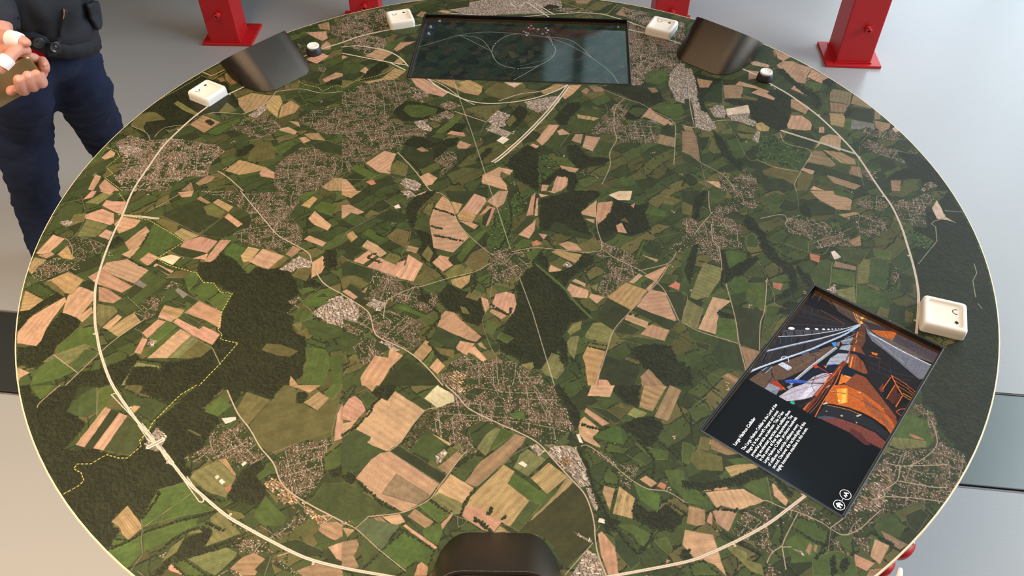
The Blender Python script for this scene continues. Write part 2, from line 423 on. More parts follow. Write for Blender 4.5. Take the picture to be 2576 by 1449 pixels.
MAPDATA='''f -1380,948 -1321,904 -1257,881 -1207,796 -1170,734 -1155,693 -1230,625 -1260,655 -1330,578 -1395,531 -1426,522 -1489,477 -1596,571 -1517,758 -1435,884
l -1441,717 -1430,737 -1311,636 -1312,616 -1387,666
o -1577,600 -1561,639 -1527,658 -1496,648 -1442,598 -1520,580 -1520,542 -1497,504 -1539,533 -1582,562
o -1362,970 -1280,1071 -1257,1036 -1332,948
b -1278,947 -1249,1002 -1197,881 -1228,860 -1262,903
b -1306,914 -1279,925 -1259,892 -1280,882
y -1174,754 -1120,795 -1028,773 -1052,692 -1115,643 -1157,703
o -1234,645 -1214,724 -1154,663 -1198,634
y -1330,559 -1292,626 -1207,576 -1255,502
f -1271,587 -1256,596 -1230,567 -1240,553
e -1255,502 -1122,624 -1123,576 -1195,483
y -1044,712 -1022,773 -993,773 -972,721 -977,661 -972,603 -1023,662
y -966,603 -972,691 -939,731 -892,690 -906,641
d -943,752 -906,772 -866,710 -880,690
d -891,621 -864,660 -840,620 -856,582
d -940,899 -884,959 -826,1008 -845,898 -826,855 -902,888
t -827,898 -776,957 -743,946 -740,924 -811,876
f -814,855 -785,897 -735,886 -730,854
u -880,592 -845,650 -766,689 -705,668 -679,486 -757,487 -826,534 -851,553
u -1160,566 -1076,594 -1023,632 -972,574 -937,535 -972,489 -1015,462 -1082,490 -1124,510
i -1100,623 -1048,702 -1027,682 -1062,604
v -1600,432 -1558,487 -1481,449 -1382,466 -1271,438 -1190,419 -1142,374 -1173,305 -1171,213 -1254,214 -1306,127 -1459,129 -1539,217 -1522,292 -1563,370
i -1580,405 -1565,423 -1499,404 -1478,386 -1528,343
t -1627,336 -1607,388 -1580,370 -1576,344 -1606,323
e -1672,285 -1657,332 -1635,406 -1623,388 -1627,336 -1644,293
t -1609,137 -1613,234 -1586,217 -1583,184 -1587,130
t -1574,160 -1565,201 -1485,129 -1556,130
y -1123,254 -1075,317 -1041,308 -954,269 -887,218 -898,194 -963,211 -970,244 -1048,220
t -972,227 -963,260 -887,218 -909,198
b -1207,172 -1173,221 -1139,212 -1147,180 -1187,156
b -1250,127 -1224,181 -1199,126
f -1090,382 -1039,422 -1024,399 -1050,347 -1085,338
o -1040,373 -1021,435 -966,434 -941,389 -929,328 -982,303 -1036,308
e -943,398 -882,447 -865,415 -911,345
t -857,460 -831,469 -805,442 -829,424
y -840,488 -781,496 -745,441 -806,451
t -949,526 -915,540 -871,507 -877,484 -943,512
t -923,583 -877,573 -864,535
d -800,415 -739,441 -668,404 -660,342 -761,370
y -715,143 -677,199 -640,199 -629,120 -681,121
u -914,277 -879,345 -835,397 -769,388 -714,343 -657,325 -645,240 -695,183 -721,121 -874,123 -903,169
d -993,1234 -967,1271 -938,1246 -948,1197
t -975,1315 -874,1326 -857,1257 -879,1233 -914,1258
y -929,1391 -875,1416 -856,1332 -909,1346
t -890,1148 -860,1232 -837,1208 -830,1159
t -927,1067 -882,1136 -827,1100 -872,1032
u -997,1222 -928,1149 -939,1102 -980,1161
u -863,1383 -811,1435 -786,1256 -844,1294
u -867,964 -856,1009 -820,1008 -825,964
R3 -1452,472 -1448,504 -1425,541 -1353,559
R3 -1324,597 -1257,645 -1124,634
M -1124,634 -1048,702 -1016,804
M -1016,804 -915,824 -816,791 -723,801
R -1122,624 -1072,575 -977,517
M -1137,246 -1086,204 -1011,124
R -1137,246 -1225,205 -1260,181
R3 -1464,449 -1497,504 -1573,552
R -1464,449 -1472,404 -1448,342
R -1078,427 -1041,453 -948,452 -883,456 -822,415 -793,370 -799,309 -802,234 -783,184
R -830,460 -742,533
Y -1379,965 -1336,937 -1320,948 -1254,1025
X -1378,937 -1450,830 -1514,748
X -1378,937 -1321,904 -1252,1014
X -932,888 -897,856 -834,834 -812,802 -802,812 -761,854 -728,838
X -1629,406 -1577,379 -1555,344 -1585,275 -1545,233 -1568,209 -1475,129
H -1116,245 -1052,355 -1026,408
v -816,1448 -744,1500 -597,1553 -598,1432 -558,1354 -668,1304 -786,1231
v -713,1305 -580,1253 -564,1156 -658,1110 -742,1182
f -491,1252 -468,1277 -440,1252 -444,1215 -469,1209
e -583,1156 -552,1228 -514,1228 -493,1203 -537,1132
t -533,1156 -507,1216 -432,1227 -479,1179 -518,1132
t -668,1087 -602,1163 -535,1120 -572,1051 -663,1098
d -573,1062 -524,1132 -498,1120 -517,1050
d -506,1132 -479,1185 -430,1202 -443,1119 -464,1084
g -574,1316 -453,1417 -418,1377 -438,1301 -488,1289
b -451,1470 -428,1516 -401,1509 -417,1456
t -692,984 -659,1018 -616,961 -638,945
d -775,1147 -739,1158 -691,1122 -771,1123
t -769,1105 -735,1088 -763,1065
g -752,1030 -694,1052 -646,1006 -686,940 -749,963
f -634,961 -578,1051 -538,1016 -598,906 -655,885
o -740,897 -691,885 -707,832 -731,832
y -642,874 -562,905 -511,993 -460,959 -502,894 -586,852
y -522,1039 -495,1085 -468,1049 -495,1016
t -431,904 -372,903 -259,785 -281,754 -352,786 -403,839
y -329,892 -240,891 -173,836 -108,804 -125,762 -189,784
l -246,891 -187,879 -214,826
y -216,869 -169,890 -109,835 -113,783 -178,805
o -102,793 -44,867 9,855 56,823 154,790 90,760 -20,730 -84,762
q -15,866 68,860 32,823
y 148,790 209,848 268,842 230,800 159,769
t 260,799 273,841 332,841 287,768 250,727 240,748
b 323,788 348,819 364,798 345,767
b 361,835 413,819 428,787 381,787
f -480,665 -440,725 -370,714 -276,663 -241,653 -250,614 -308,634 -350,586 -432,568 -477,626
e -445,655 -432,695 -369,694 -298,663 -302,634 -362,596 -407,606
u -725,790 -651,853 -532,894 -441,882 -418,808 -440,725 -480,665 -501,588 -585,589 -704,638
u -704,638 -588,618 -460,568 -383,577 -311,510 -342,473 -371,428 -424,410 -441,358 -507,376 -553,315 -616,232 -659,317
v -426,839 -377,807 -340,775 -369,704 -432,766
v -328,595 -258,653 -222,613 -254,566 -316,576
i -393,567 -339,586 -307,528 -322,500 -362,520
e -299,491 -206,633 -189,623 -213,537 -266,491
o -343,567 -304,576 -269,547 -301,519
o -184,652 -140,681 -26,690 -37,631 -87,583 -138,632
v -289,693 -256,733 -197,682 -252,653
d -194,603 -138,612 -92,573 -107,498 -157,489
f -255,490 -214,556 -164,555 -190,499 -228,490
t -249,481 -234,504 -179,490 -172,462
i -87,573 -43,650 19,611 -9,534 -42,525
i -86,507 -64,544 19,487 -3,451
w -44,433 -19,465 8,442 -17,410
f 20,630 54,689 87,639 76,600 41,534 19,543
o -9,563 25,620 42,581 8,525
i 77,709 147,739 228,758 226,707 132,629 88,669
i -310,1549 -231,1589 -131,1630 274,1624 276,1514 202,1488 -29,1477 -161,1466 -241,1500
d -337,1549 -279,1604 -192,1630 -190,1561 -282,1535
t -348,1515 -322,1529 -275,1508 -293,1488
f 177,1542 212,1576 264,1555 249,1507 196,1508
o 261,1624 362,1623 306,1589
b 348,1623 429,1622 406,1580 353,1588
o 404,1539 455,1607 535,1592 502,1524 435,1511
d 454,1504 506,1565 567,1578 526,1490 478,1477
y 537,1470 584,1550 639,1495 593,1442
v 210,1528 264,1541 390,1539 428,1505 301,1493
v 570,1537 666,1508 716,1481 674,1402 599,1429
v 604,1416 692,1441 868,1386 838,1186 776,1199 675,1299 585,1300
v 585,1300 675,1299 776,1199 838,1186 812,1011 737,922 660,923 590,838 538,838
i 731,922 780,1011 812,1011 763,691 731,711 714,836
e 618,924 658,956 724,956 714,879 667,837 616,859
f 419,829 538,838 594,816 673,794 674,712 630,682 548,714 496,776 440,797
b 617,816 652,816 666,784 636,774
e 629,672 751,691 753,622 701,583 651,623
f 495,644 544,683 600,673 611,623 550,575 505,576
g 517,634 548,663 592,653 594,623 546,595
t 610,663 628,623 682,564 695,536 660,527 631,555 580,594 562,585
x 582,566 616,570 639,536
d 642,518 674,545 689,498 683,452 631,471
b 625,471 687,443 678,380 612,408
u 425,625 466,694 532,674 510,624 472,576 489,529 550,575 602,546 621,481 612,408 558,409 451,419 434,473 358,474 331,484 379,539 401,596
g 279,627 316,676 405,645 393,577 361,521 331,484 282,484 218,522
f 198,589 260,697 312,706 315,666 266,598 246,541 219,541
y 295,617 389,587 365,568 299,588
t 119,431 174,542 219,541 206,513 176,449 142,400
t 206,495 228,513 260,475 215,467
t 262,430 281,475 314,475 299,411
t 303,385 324,465 383,451 344,358
g 344,358 382,437 434,410 400,322 358,331
g 153,404 183,467 248,466 211,368 189,351
t 88,396 105,414 131,395 109,369
f 23,326 83,405 125,369 156,325 128,282 118,112 28,192 23,250 -3,275
f 244,394 277,403 325,323 378,314 414,305 374,271 310,255 278,239 249,290
e 193,325 240,315 274,255 196,273
t 206,269 284,247 261,214 220,231
t 169,112 193,207 234,198 232,149 204,111
t 129,112 135,150 160,146 149,112
k 125,351 167,342 196,265 173,215 120,167
f 120,158 183,215 206,248 266,214 274,165 250,111 230,111 239,190 193,207 165,150
t -96,210 -34,259 23,241 7,208 -24,234 -29,201 -3,152 2,114 -100,161
d -261,287 -195,364 -127,398 -182,286 -202,261
f -124,302 -99,354 -73,384 -57,380 -83,328 -114,293
f -424,410 -386,473 -341,455 -295,418 -248,445 -199,453 -203,408 -240,391 -268,330 -294,313 -299,391 -336,383
d -428,340 -417,393 -367,374 -298,382 -294,321 -328,279 -359,262 -405,314
b -368,379 -347,396 -313,365 -345,361
t -205,399 -193,435 -146,407 -164,381 -196,381
u -293,304 -244,369 -206,355 -198,294 -232,236 -261,195 -268,236 -238,261 -271,287
t -561,290 -495,371 -445,349 -456,297 -465,230 -473,255 -454,222 -502,230
o -459,272 -436,306 -391,271 -396,205 -460,230
e -620,257 -597,282 -500,214 -527,181
t -339,204 -309,228 -271,195 -289,155 -309,147
r -547,174 -523,190 -505,161 -524,153
t -642,191 -626,191 -595,150 -576,120 -632,120
i -413,164 -395,196 -358,180 -330,155 -348,117 -389,132
M -441,358 -410,314 -356,229 -303,131 -287,117
R -642,191 -549,190 -480,222 -436,197 -383,180
R -435,357 -429,410 -431,492
M -224,643 -87,564
R -87,564 -113,489
R3 379,840 510,734 574,693 624,633 697,555 686,434 657,268
R3 510,734 496,714 462,654 444,520 447,437 412,348 405,262 364,148
R 212,386 260,475 304,484
R 415,705 427,645 361,676
W -779,1177 -718,1188 -653,1175 -569,1144 -501,1085 -452,1004
W -771,1123 -642,1075 -540,1039 -459,1015
W -540,1039 -461,970
W -384,903 -360,903 -309,838 -241,774 -164,722 -83,701 20,710 118,739 207,790 268,842
W2 -360,903 -286,848 -199,743 -140,691
W2 -37,720 55,771 137,790 202,821
W 268,842 179,658 74,478 -24,336 -61,293
W 274,831 187,648 84,473 -16,327 -50,289
W 367,1492 465,1477 528,1443 599,1396 673,1335
W 105,1598 207,1448
W 138,1598 234,1474
W 17,1600 37,1565 77,1571 91,1605 105,1598
W -281,1494 17,1453 208,1477 367,1492
M -308,1522 -162,1526 169,1495
P -240,891 -198,702 -146,489 -97,268 -64,114
H -423,340 -359,271 -334,212
H -202,261 -127,389
H -100,161 -120,115
X -495,1085 -500,1073 -473,1038 -512,1005 -549,949 -605,917 -679,885 -730,827
X 267,1610 433,1484 498,1477 560,1578
i 796,977 836,965 840,877 841,772 824,670 846,630 870,515 833,487 782,516 795,631 794,731 759,731
i 866,650 900,679 926,669 930,629 916,581 873,591
q 934,649 1036,678 1030,618 1007,589 973,590 930,600
i 925,600 1030,618 1010,580 1049,551 1021,523 957,561
f 934,709 972,729 1031,708 1081,728 1113,768 1152,789 1187,788 1228,767 1228,695 1196,607 1162,512 1117,484 1087,522 1047,541 1029,589 1042,678 979,678
f 847,921 893,909 964,876 943,855 909,834 881,771 844,690 855,620 830,640 828,731 839,835
y 848,888 915,866 888,813 847,813
d 857,751 954,855 924,689 859,710
b 956,833 1032,832 1040,811 1018,728 943,729
t 1009,833 1033,864 1100,821 1150,778 1136,768 1096,800
t 1066,769 1108,800 1161,727 1152,711
o 1024,759 1092,727 1076,707 1017,723
d 958,876 1029,875 1009,833 958,844
d 1152,1122 1189,1182 1221,1157 1228,1074 1232,1040 1135,1041
b 1241,1133 1257,1121 1235,1051
t 1252,1127 1311,1062 1266,1028 1247,1051
t 1113,1024 1145,1029 1198,995 1187,972 1119,995
g 1204,1051 1256,1039 1217,972 1188,1006
t 1228,994 1266,1028 1308,1027 1342,993 1385,970 1344,904 1322,839 1289,850 1264,894 1245,938
t 1341,893 1382,959 1439,881 1392,839
e 1311,818 1339,861 1398,838 1364,776
f 1401,849 1433,881 1463,859 1419,806
t 1247,798 1281,840 1317,797 1350,724 1339,704 1304,745
d 1190,778 1242,777 1334,704 1317,664 1259,705
y 1227,716 1256,715 1292,655 1263,606 1213,656
t 1092,951 1138,939 1120,885 1076,875
f 1214,961 1250,960 1290,829 1332,766 1356,724 1327,635 1315,635 1334,704 1289,777 1247,872
g 1364,776 1402,744 1364,605 1315,635 1345,684
b 1410,765 1433,796 1505,764 1470,673 1393,704
b 1388,694 1467,673 1439,614 1375,624
y 1366,614 1431,604 1398,509 1348,528
b 1508,753 1558,652 1549,642 1476,682
d 1470,663 1563,632 1527,536 1428,575
f 1422,594 1465,663 1462,613 1428,575
e 1395,500 1428,575 1447,565 1420,490
x 1447,565 1532,531 1514,484 1423,499
b 1563,632 1582,602 1564,564 1542,564
b 1539,555 1599,535 1582,498 1540,470 1530,507
t 1199,597 1244,596 1267,558 1274,539 1256,492 1233,488 1165,502 1166,530
g 1268,539 1333,595 1353,566 1330,500 1275,501
t 1294,510 1317,515 1306,473 1284,473
g 1332,510 1409,490 1383,417 1366,436 1328,473
d 1126,429 1153,475 1218,492 1255,446 1264,419 1221,357 1168,402
t 1239,365 1288,446 1325,463 1369,445 1336,347 1276,401
k 994,316 1045,457 1100,457 1120,402 1174,384 1219,348 1178,271 1142,229 1085,255 1060,281 1027,273 990,299
y 1036,541 1066,550 1090,512 1079,485 1030,485
o 944,495 969,542 1051,485 1026,467
o 946,477 977,467 1020,467 1007,431 955,440
i 1002,431 1030,485 1044,476 1018,403
o 884,496 929,505 928,468 884,468
g 892,423 944,440 957,342 944,308 908,308 896,387
o 806,361 843,451 878,405 856,343 828,335
d 781,442 832,451 803,379 783,353
b 723,489 772,488 773,388 762,293 732,336 703,354
b 729,526 762,526 772,488 735,493
d 702,345 748,301 778,258 767,225 694,293
f 851,497 879,441 886,361 906,300 932,274 912,224 891,274 860,335 851,405
b 1180,280 1232,357 1267,348 1296,261 1276,245
b 1269,356 1339,338 1379,294 1374,260 1319,270
d 1152,229 1178,271 1279,236 1381,178 1366,145 1310,146 1258,179 1187,204
g 1279,236 1311,278 1351,252 1326,203
b 1331,203 1356,252 1385,244 1375,178
t 1147,229 1161,246 1202,221 1185,196
b 1229,187 1247,195 1356,130 1324,106 1259,147
o 1104,116 1140,221 1195,196 1140,102 1095,102
t 1152,108 1173,131 1211,101
g 1193,188 1236,195 1257,139 1204,131
o 995,223 1054,255 1140,221 1102,132 1066,173 1000,198
d 965,182 1066,173 1097,132 1085,102 979,103
d 953,299 1025,264 997,231 948,248
t 763,168 823,159 842,127 810,119
u 1458,490 1500,517 1513,489 1567,470 1613,525 1616,469 1633,424 1577,415 1528,434 1466,444
q 1593,497 1615,516 1621,483 1600,470
u 1431,381 1472,425 1541,371 1598,335 1634,361 1646,335 1592,301 1626,249 1618,241 1552,275 1484,328
u 1380,227 1413,235 1437,177 1409,153 1381,178
f 1561,336 1622,326 1678,249 1691,142 1684,96 1588,97 1598,167 1478,177 1522,217 1582,241
d 1479,293 1536,293 1530,242 1455,201
v 1573,97 1604,143 1633,151 1644,126 1628,97
b 1478,160 1518,160 1493,98 1463,98
d 1427,161 1473,160 1452,98 1427,99
u 817,184 850,224 858,159 897,199 936,240 964,174 959,104 818,105
V 1134,489 1266,407 1394,329
M 730,535 777,516 884,562 968,561 1032,523
M 811,921 784,671 780,535
R3 736,327 766,280 828,216 851,175 869,111
R3 703,354 736,327
R 778,488 766,284 762,106
H 782,479 770,275
R 958,876 930,689
R 912,562 940,449 955,308 983,290
R3 990,299 1052,247 1140,221
R3 1126,475 1131,402 1219,348 1152,229 1106,148 1100,102
R 1426,381 1382,252 1366,129
R 1431,399 1496,471
H 1327,635 1356,724 1299,818 1245,938
H 671,137 714,217 755,184
g -1679,-116 -1676,15 -1651,84 -1587,45 -1578,-8 -1615,-66
o -1608,-74 -1608,-8 -1571,-1 -1560,-45
t -1608,76 -1592,130 -1572,130 -1573,91
l -1592,60 -1543,122 -1500,114 -1539,52
t -1566,130 -1505,129 -1513,106
t -1522,44 -1517,75 -1489,67 -1439,66 -1430,-9 -1464,6
t -1568,-8 -1515,25 -1462,-2 -1445,-54 -1454,-68 -1560,-30
l -1556,-124 -1554,-34 -1459,-68 -1486,-132
t -1479,-125 -1462,-89 -1433,-104 -1433,-146
t -1442,-61 -1426,-21 -1351,-40 -1360,-76 -1404,-119
g -1413,-118 -1332,-55 -1318,-69 -1371,-161
t -1371,-161 -1322,-73 -1297,-105 -1307,-182 -1337,-209
t -1365,-222 -1336,-196 -1307,-182 -1326,-243
F -1447,-188 -1402,-126 -1380,-147 -1414,-188
e -1297,-169 -1298,-55 -1206,-120 -1162,-159 -1238,-224 -1321,-230
e -1328,-236 -1298,-196 -1238,-224 -1258,-250
t -1291,-250 -1270,-213 -1227,-237 -1253,-283
t -1158,-156 -1107,-132 -1039,-157 -1062,-219 -1165,-184
d -1196,-207 -1179,-183 -1057,-219 -1106,-245 -1157,-231
t -1106,-245 -1057,-219 -1058,-252
q -1228,-244 -1187,-224 -1150,-238 -1167,-278
t -1061,-259 -1031,-150 -992,-154 -1036,-266
o -1295,-48 -1276,-30 -1203,-63 -1201,-106 -1213,-113
y -1208,-113 -1187,-85 -1113,-128 -1158,-156
d -1279,-4 -1209,49 -1137,40 -1114,-13 -1051,-28 -1122,-114 -1198,-63 -1267,-26
d -1115,-121 -1053,-21 -980,-80 -1019,-122 -1018,-143 -1084,-129
y -1111,55 -1096,78 -1025,31 -1038,1
o -1140,33 -1110,51 -1048,2 -1059,-35 -1114,-13
t -1046,-28 -1036,-6 -969,-66 -984,-83
y -1177,79 -1166,94 -1116,55 -1129,48
t -1258,119 -1199,126 -1200,91 -1235,87
e -1004,-206 -985,-165 -931,-193 -943,-267 -988,-253
e -954,-280 -941,-253 -918,-273 -921,-299
e -915,-306 -899,-274 -878,-287 -898,-322
y -941,-233 -923,-186 -878,-200 -898,-260 -924,-267
t -894,-254 -869,-197 -786,-235 -829,-300 -864,-287 -907,-260
o -829,-300 -786,-235 -770,-248 -795,-288
f -1078,-265 -1036,-266 -1005,-219 -943,-267 -897,-325 -864,-287 -833,-307 -794,-294 -753,-314 -717,-365 -702,-421 -732,-451 -704,-464 -727,-505 -698,-523 -699,-563 -680,-597 -652,-608 -636,-652 -631,-758 -660,-802 -939,-800 -899,-730 -859,-634 -920,-612 -938,-572 -927,-413 -1002,-363 -1039,-362 -1064,-318
f -943,-655 -920,-612 -859,-634 -898,-720 -939,-800 -1089,-799 -1073,-728 -1062,-708 -974,-698 -958,-677
o -777,-662 -766,-635 -719,-641 -659,-668 -684,-690 -723,-684
f -1344,-797 -1321,-747 -1276,-737 -1212,-706 -1172,-675 -1149,-696 -1167,-717 -1174,-798
f -1618,-485 -1591,-485 -1518,-402 -1488,-420 -1543,-474 -1575,-526 -1579,-589
f -1556,-645 -1495,-640 -1494,-579 -1470,-492 -1392,-528 -1395,-568 -1434,-646 -1428,-683 -1461,-725 -1526,-719
t -1563,-628 -1582,-583 -1568,-521 -1536,-480 -1486,-426 -1475,-445 -1490,-521 -1494,-567 -1491,-618 -1499,-640
y -1613,-491 -1633,-394 -1553,-438 -1583,-485
t -1494,-795 -1523,-725 -1476,-746 -1498,-766
t -1468,-498 -1479,-420 -1455,-377 -1396,-403 -1386,-445 -1407,-522
t -1411,-522 -1382,-469 -1367,-499 -1388,-540
e -1432,-651 -1395,-568 -1340,-563 -1293,-663 -1316,-647 -1392,-689
l -1453,-704 -1432,-673 -1347,-630 -1322,-641 -1366,-716
g -1360,-721 -1339,-652 -1291,-668 -1332,-742
e -1458,-796 -1457,-725 -1417,-689 -1340,-742 -1382,-772
l -1368,-458 -1307,-470 -1286,-494 -1319,-563 -1338,-546
b -1391,-378 -1351,-391 -1292,-434 -1315,-458 -1368,-446
t -1315,-563 -1282,-506 -1265,-518 -1289,-575
b -1293,-575 -1252,-518 -1231,-500 -1194,-541 -1250,-603
g -1309,-464 -1272,-440 -1225,-477 -1253,-512
g -1298,-416 -1247,-303 -1159,-355 -1231,-471
d -1291,-422 -1264,-367 -1228,-379 -1263,-441
x -1273,-366 -1261,-348 -1226,-373 -1235,-389
t -1413,-301 -1403,-262 -1334,-246 -1242,-303 -1273,-366
t -1443,-333 -1411,-295 -1274,-379 -1300,-410 -1405,-365
t -1669,-213 -1645,-116 -1594,-138 -1615,-207 -1652,-220
g -1620,-206 -1591,-145 -1573,-155 -1601,-207
y -1591,-220 -1569,-166 -1516,-207 -1511,-234 -1546,-254
t -1530,-194 -1518,-163 -1485,-174 -1504,-214
y -1662,-299 -1666,-233 -1618,-247 -1641,-319
t -1659,-226 -1615,-207 -1600,-220 -1621,-240
y -1578,-351 -1521,-307 -1452,-346 -1468,-414 -1497,-408 -1543,-383
g -1635,-388 -1603,-357 -1531,-401 -1555,-432
o -1589,-357 -1564,-351 -1493,-408 -1491,-426
u -1643,-325 -1631,-273 -1591,-234 -1520,-248 -1492,-274 -1528,-300 -1571,-332 -1598,-357
U -1604,-124 -1541,-138 -1457,-160 -1428,-188 -1466,-228 -1487,-261 -1539,-221
i -1648,-51 -1621,-37 -1596,-52 -1613,-74
u -1642,-350 -1621,-357 -1636,-376
t -1234,-283 -1230,-267 -1154,-307 -1166,-329
d -1227,-287 -1216,-277 -1160,-317 -1168,-323
o -1181,-342 -1146,-304 -1098,-311 -1112,-343
e -1109,-336 -1093,-311 -1061,-330 -1061,-362 -1077,-406
e -1077,-406 -1039,-362 -1001,-369 -975,-400 -1003,-449 -1047,-418
e -1008,-449 -969,-407 -926,-419 -940,-491 -980,-473
x -1124,-399 -1118,-387 -1074,-418 -1087,-436
d -1087,-436 -1074,-418 -1032,-443 -1047,-467
d -1129,-442 -1059,-472 -1073,-484
t -1064,-502 -1030,-449 -943,-497 -929,-572 -981,-538
g -1079,-513 -1068,-505 -990,-555 -1002,-572
t -1092,-542 -1080,-525 -997,-574 -988,-560 -924,-595 -938,-639 -1012,-600
y -1146,-507 -1140,-466 -1067,-490 -1082,-531
t -1147,-519 -1141,-495 -1088,-525 -1097,-542
u -1237,-494 -1208,-447 -1181,-417 -1153,-423 -1158,-466 -1160,-519 -1187,-530
u -1161,-392 -1150,-355 -1114,-368 -1130,-393
t -1178,-587 -1143,-530 -1115,-539 -1154,-610
e -1150,-610 -1110,-542 -1074,-560 -1119,-626
e -1143,-675 -1095,-593 -1064,-565 -1052,-577 -1129,-691
t -1129,-691 -1058,-571 -1016,-600 -1067,-692
l -1067,-692 -1016,-600 -985,-622 -1033,-692
o -1033,-692 -989,-622 -936,-650 -967,-693
t -1178,-669 -1171,-609 -1152,-615 -1155,-675
i -1147,-632 -1140,-615 -1121,-621 -1126,-648
l -1178,-798 -1158,-707 -1082,-723 -1085,-799
u -1114,110 -1008,108 -772,122 -782,60 -808,-16 -743,-104 -736,-174 -781,-215 -870,-193 -945,-172 -990,-123 -941,-80 -944,-22 -1017,39
u -1189,126 -1026,124 -1022,62 -1122,102
e -794,75 -771,114 -726,121 -762,59 -736,29
e -725,21 -701,59 -638,35 -649,-25 -702,-2
y -773,36 -737,90 -719,74 -740,21
t -735,-39 -718,6 -642,-76 -652,-105 -705,-75
t -731,-150 -715,-129 -647,-168 -658,-189
d -730,-125 -686,-104 -644,-154
b -783,-228 -763,-184 -731,-201 -757,-242
t -683,-269 -651,-236 -628,-263 -642,-321 -674,-347
o -740,-333 -721,-288 -677,-302 -686,-359
F -694,-366 -670,-347 -628,-385 -685,-391
f -645,-209 -609,-203 -593,-283 -621,-309 -643,-256
e -711,-397 -673,-384 -639,-397 -692,-427
e -686,-464 -669,-434 -626,-397 -574,-410 -604,-453 -609,-476 -670,-482
d -642,-434 -618,-416 -602,-434
e -702,-523 -691,-488 -645,-500 -636,-529 -681,-540
o -700,-557 -667,-546 -668,-591
g -657,-558 -630,-535 -570,-558 -533,-570 -530,-598 -569,-626 -637,-597
i -644,-506 -618,-476 -552,-435 -533,-570 -580,-553
i -607,-459 -572,-429 -553,-429 -550,-447
u -736,-457 -697,-427 -685,-446 -702,-476
u -727,-505 -707,-470 -687,-482 -709,-505
i -788,-301 -735,-235 -688,-262 -683,-295 -729,-295 -744,-314
e -641,-652 -577,-658 -554,-696 -555,-803 -623,-803 -627,-706
e -555,-691 -517,-691 -501,-804 -534,-803
y -664,-802 -667,-763 -635,-803
g -654,-625 -626,-614 -572,-637 -577,-658
V -1428,-13 -1362,-21 -1290,-33
M -1021,124 -957,38 -883,-59 -825,-131 -710,-215 -683,-269 -630,-366 -554,-423
R3 -1348,-797 -1289,-674 -1252,-609 -1184,-524
R3 -1431,-675 -1330,-747
R -1579,-152 -1561,-110 -1568,-8 -1621,99
R -1680,53 -1611,83
R -1571,-1 -1609,-45
R -1556,-124 -1478,-153 -1431,-181
R -1536,-294 -1446,-352
R -1276,-428 -1190,-507
R -1145,-525 -1092,-542 -985,-622 -934,-655
R -1090,-537 -1030,-449
R -1110,-121 -1048,-21
R -1115,-121 -1267,-26 -1286,-29
R -1209,-570 -1178,-587 -1167,-609 -1121,-621
R -1121,-393 -1030,-449 -944,-491
R -700,-557 -664,-540 -632,-523 -655,-488 -680,-470
R -687,-458 -639,-397
R3 -1333,12 -1246,111
P -934,-655 -894,-720
H -1326,-243 -1253,-283 -1221,-251
H -1297,-105 -1307,-182
H -1149,-696 -1062,-708 -967,-693
X -1480,113 -1444,66
X -1444,-9 -1322,-40 -1218,-113 -1160,-159 -1232,-244 -1185,-277 -1103,-307 -1073,-317 -1039,-362 -1002,-366 -968,-410 -927,-416 -943,-497 -936,-578 -919,-595 -918,-617 -859,-634 -898,-720 -939,-800
y -632,120 -556,120 -591,77 -629,97
t -620,35 -591,38 -531,-4 -554,-18 -610,-40
g -609,-47 -580,-7 -507,-41 -555,-84
o -528,-26 -507,7 -476,-12 -512,-41
d -499,-26 -434,10 -372,-20 -373,-57 -412,-64 -482,-41
g -458,56 -427,95 -397,102 -373,55 -426,33
i -409,118 -368,118 -345,86 -375,79
w -425,29 -407,40 -397,18 -417,14
t -346,94 -307,117 -325,86
g -392,40 -355,78 -332,47 -361,25
f -379,10 -354,71 -326,94 -297,117 -267,117 -321,32 -338,-13 -334,-65 -346,-101 -370,-35
g -343,-72 -326,-43 -295,-58 -267,-123 -301,-115
o -319,-6 -302,39 -272,47 -283,-28
f -331,-108 -296,-115 -266,-137 -264,-179 -245,-247 -257,-286 -291,-266 -313,-212 -302,-171
o -302,-233 -282,-185 -261,-226 -272,-273
t -276,16 -195,-22 -183,-59 -137,-145 -191,-224 -262,-199 -286,-58
t -267,39 -245,85 -223,61 -201,8 -195,-22 -271,16
y -213,54 -167,38 -181,-7 -190,-22
d -241,116 -125,115 -124,99 -167,38 -213,58
t -157,30 -124,99 -83,75 -78,52 -111,-23 -171,0
y -185,-22 -171,4 -116,-23 -129,-67 -179,-48
t -179,-55 -129,-67 -105,-81 -119,-103
t -78,52 -33,114 5,114 -13,36 -38,14
t -106,-30 -73,29 -43,14 -71,-89 -80,-89 -67,-8
d -101,-52 -67,7 -58,14 -80,-89
e -120,-52 -91,-38 -95,-74
k -74,-201 -70,-110 -23,-1 7,67 43,113 77,35 11,-68 16,-195 -27,-208
e -180,-247 -141,-166 -71,-82 -75,-110 -161,-274
o -147,-274 -125,-228 -79,-194 -64,-235 -72,-301 -118,-320
t 70,-32 92,81 108,105 95,-25
t 100,-32 110,66 117,73 112,-32
e 115,-32 122,73 130,66 124,-40
f 127,66 178,81 240,111 346,110 354,87 316,48 273,-4 277,-27 287,-85 307,-142 240,-149 156,-113 122,-105 119,-40
d 151,-105 172,-62 210,-77 228,-106 307,-142 292,-163 226,-142
t 118,97 158,85 127,73
t 149,112 199,112 179,96
t 40,-133 104,-54 98,-112 78,-154
d 16,-125 75,-36 105,-40 40,-133
e 25,-195 54,-154 97,-168 82,-196 30,-209
t 112,-126 145,-134 130,-162
r 87,-175 106,-161 125,-182 91,-196
e 58,-223 148,-203 118,-263 89,-276
o 163,-183 168,-162 181,-203
t 181,-183 215,-169 248,-184 266,-221 213,-217
y 156,-224 176,-210 212,-224 263,-238 266,-258 246,-291 210,-264
t 141,-322 149,-287 194,-316 170,-335
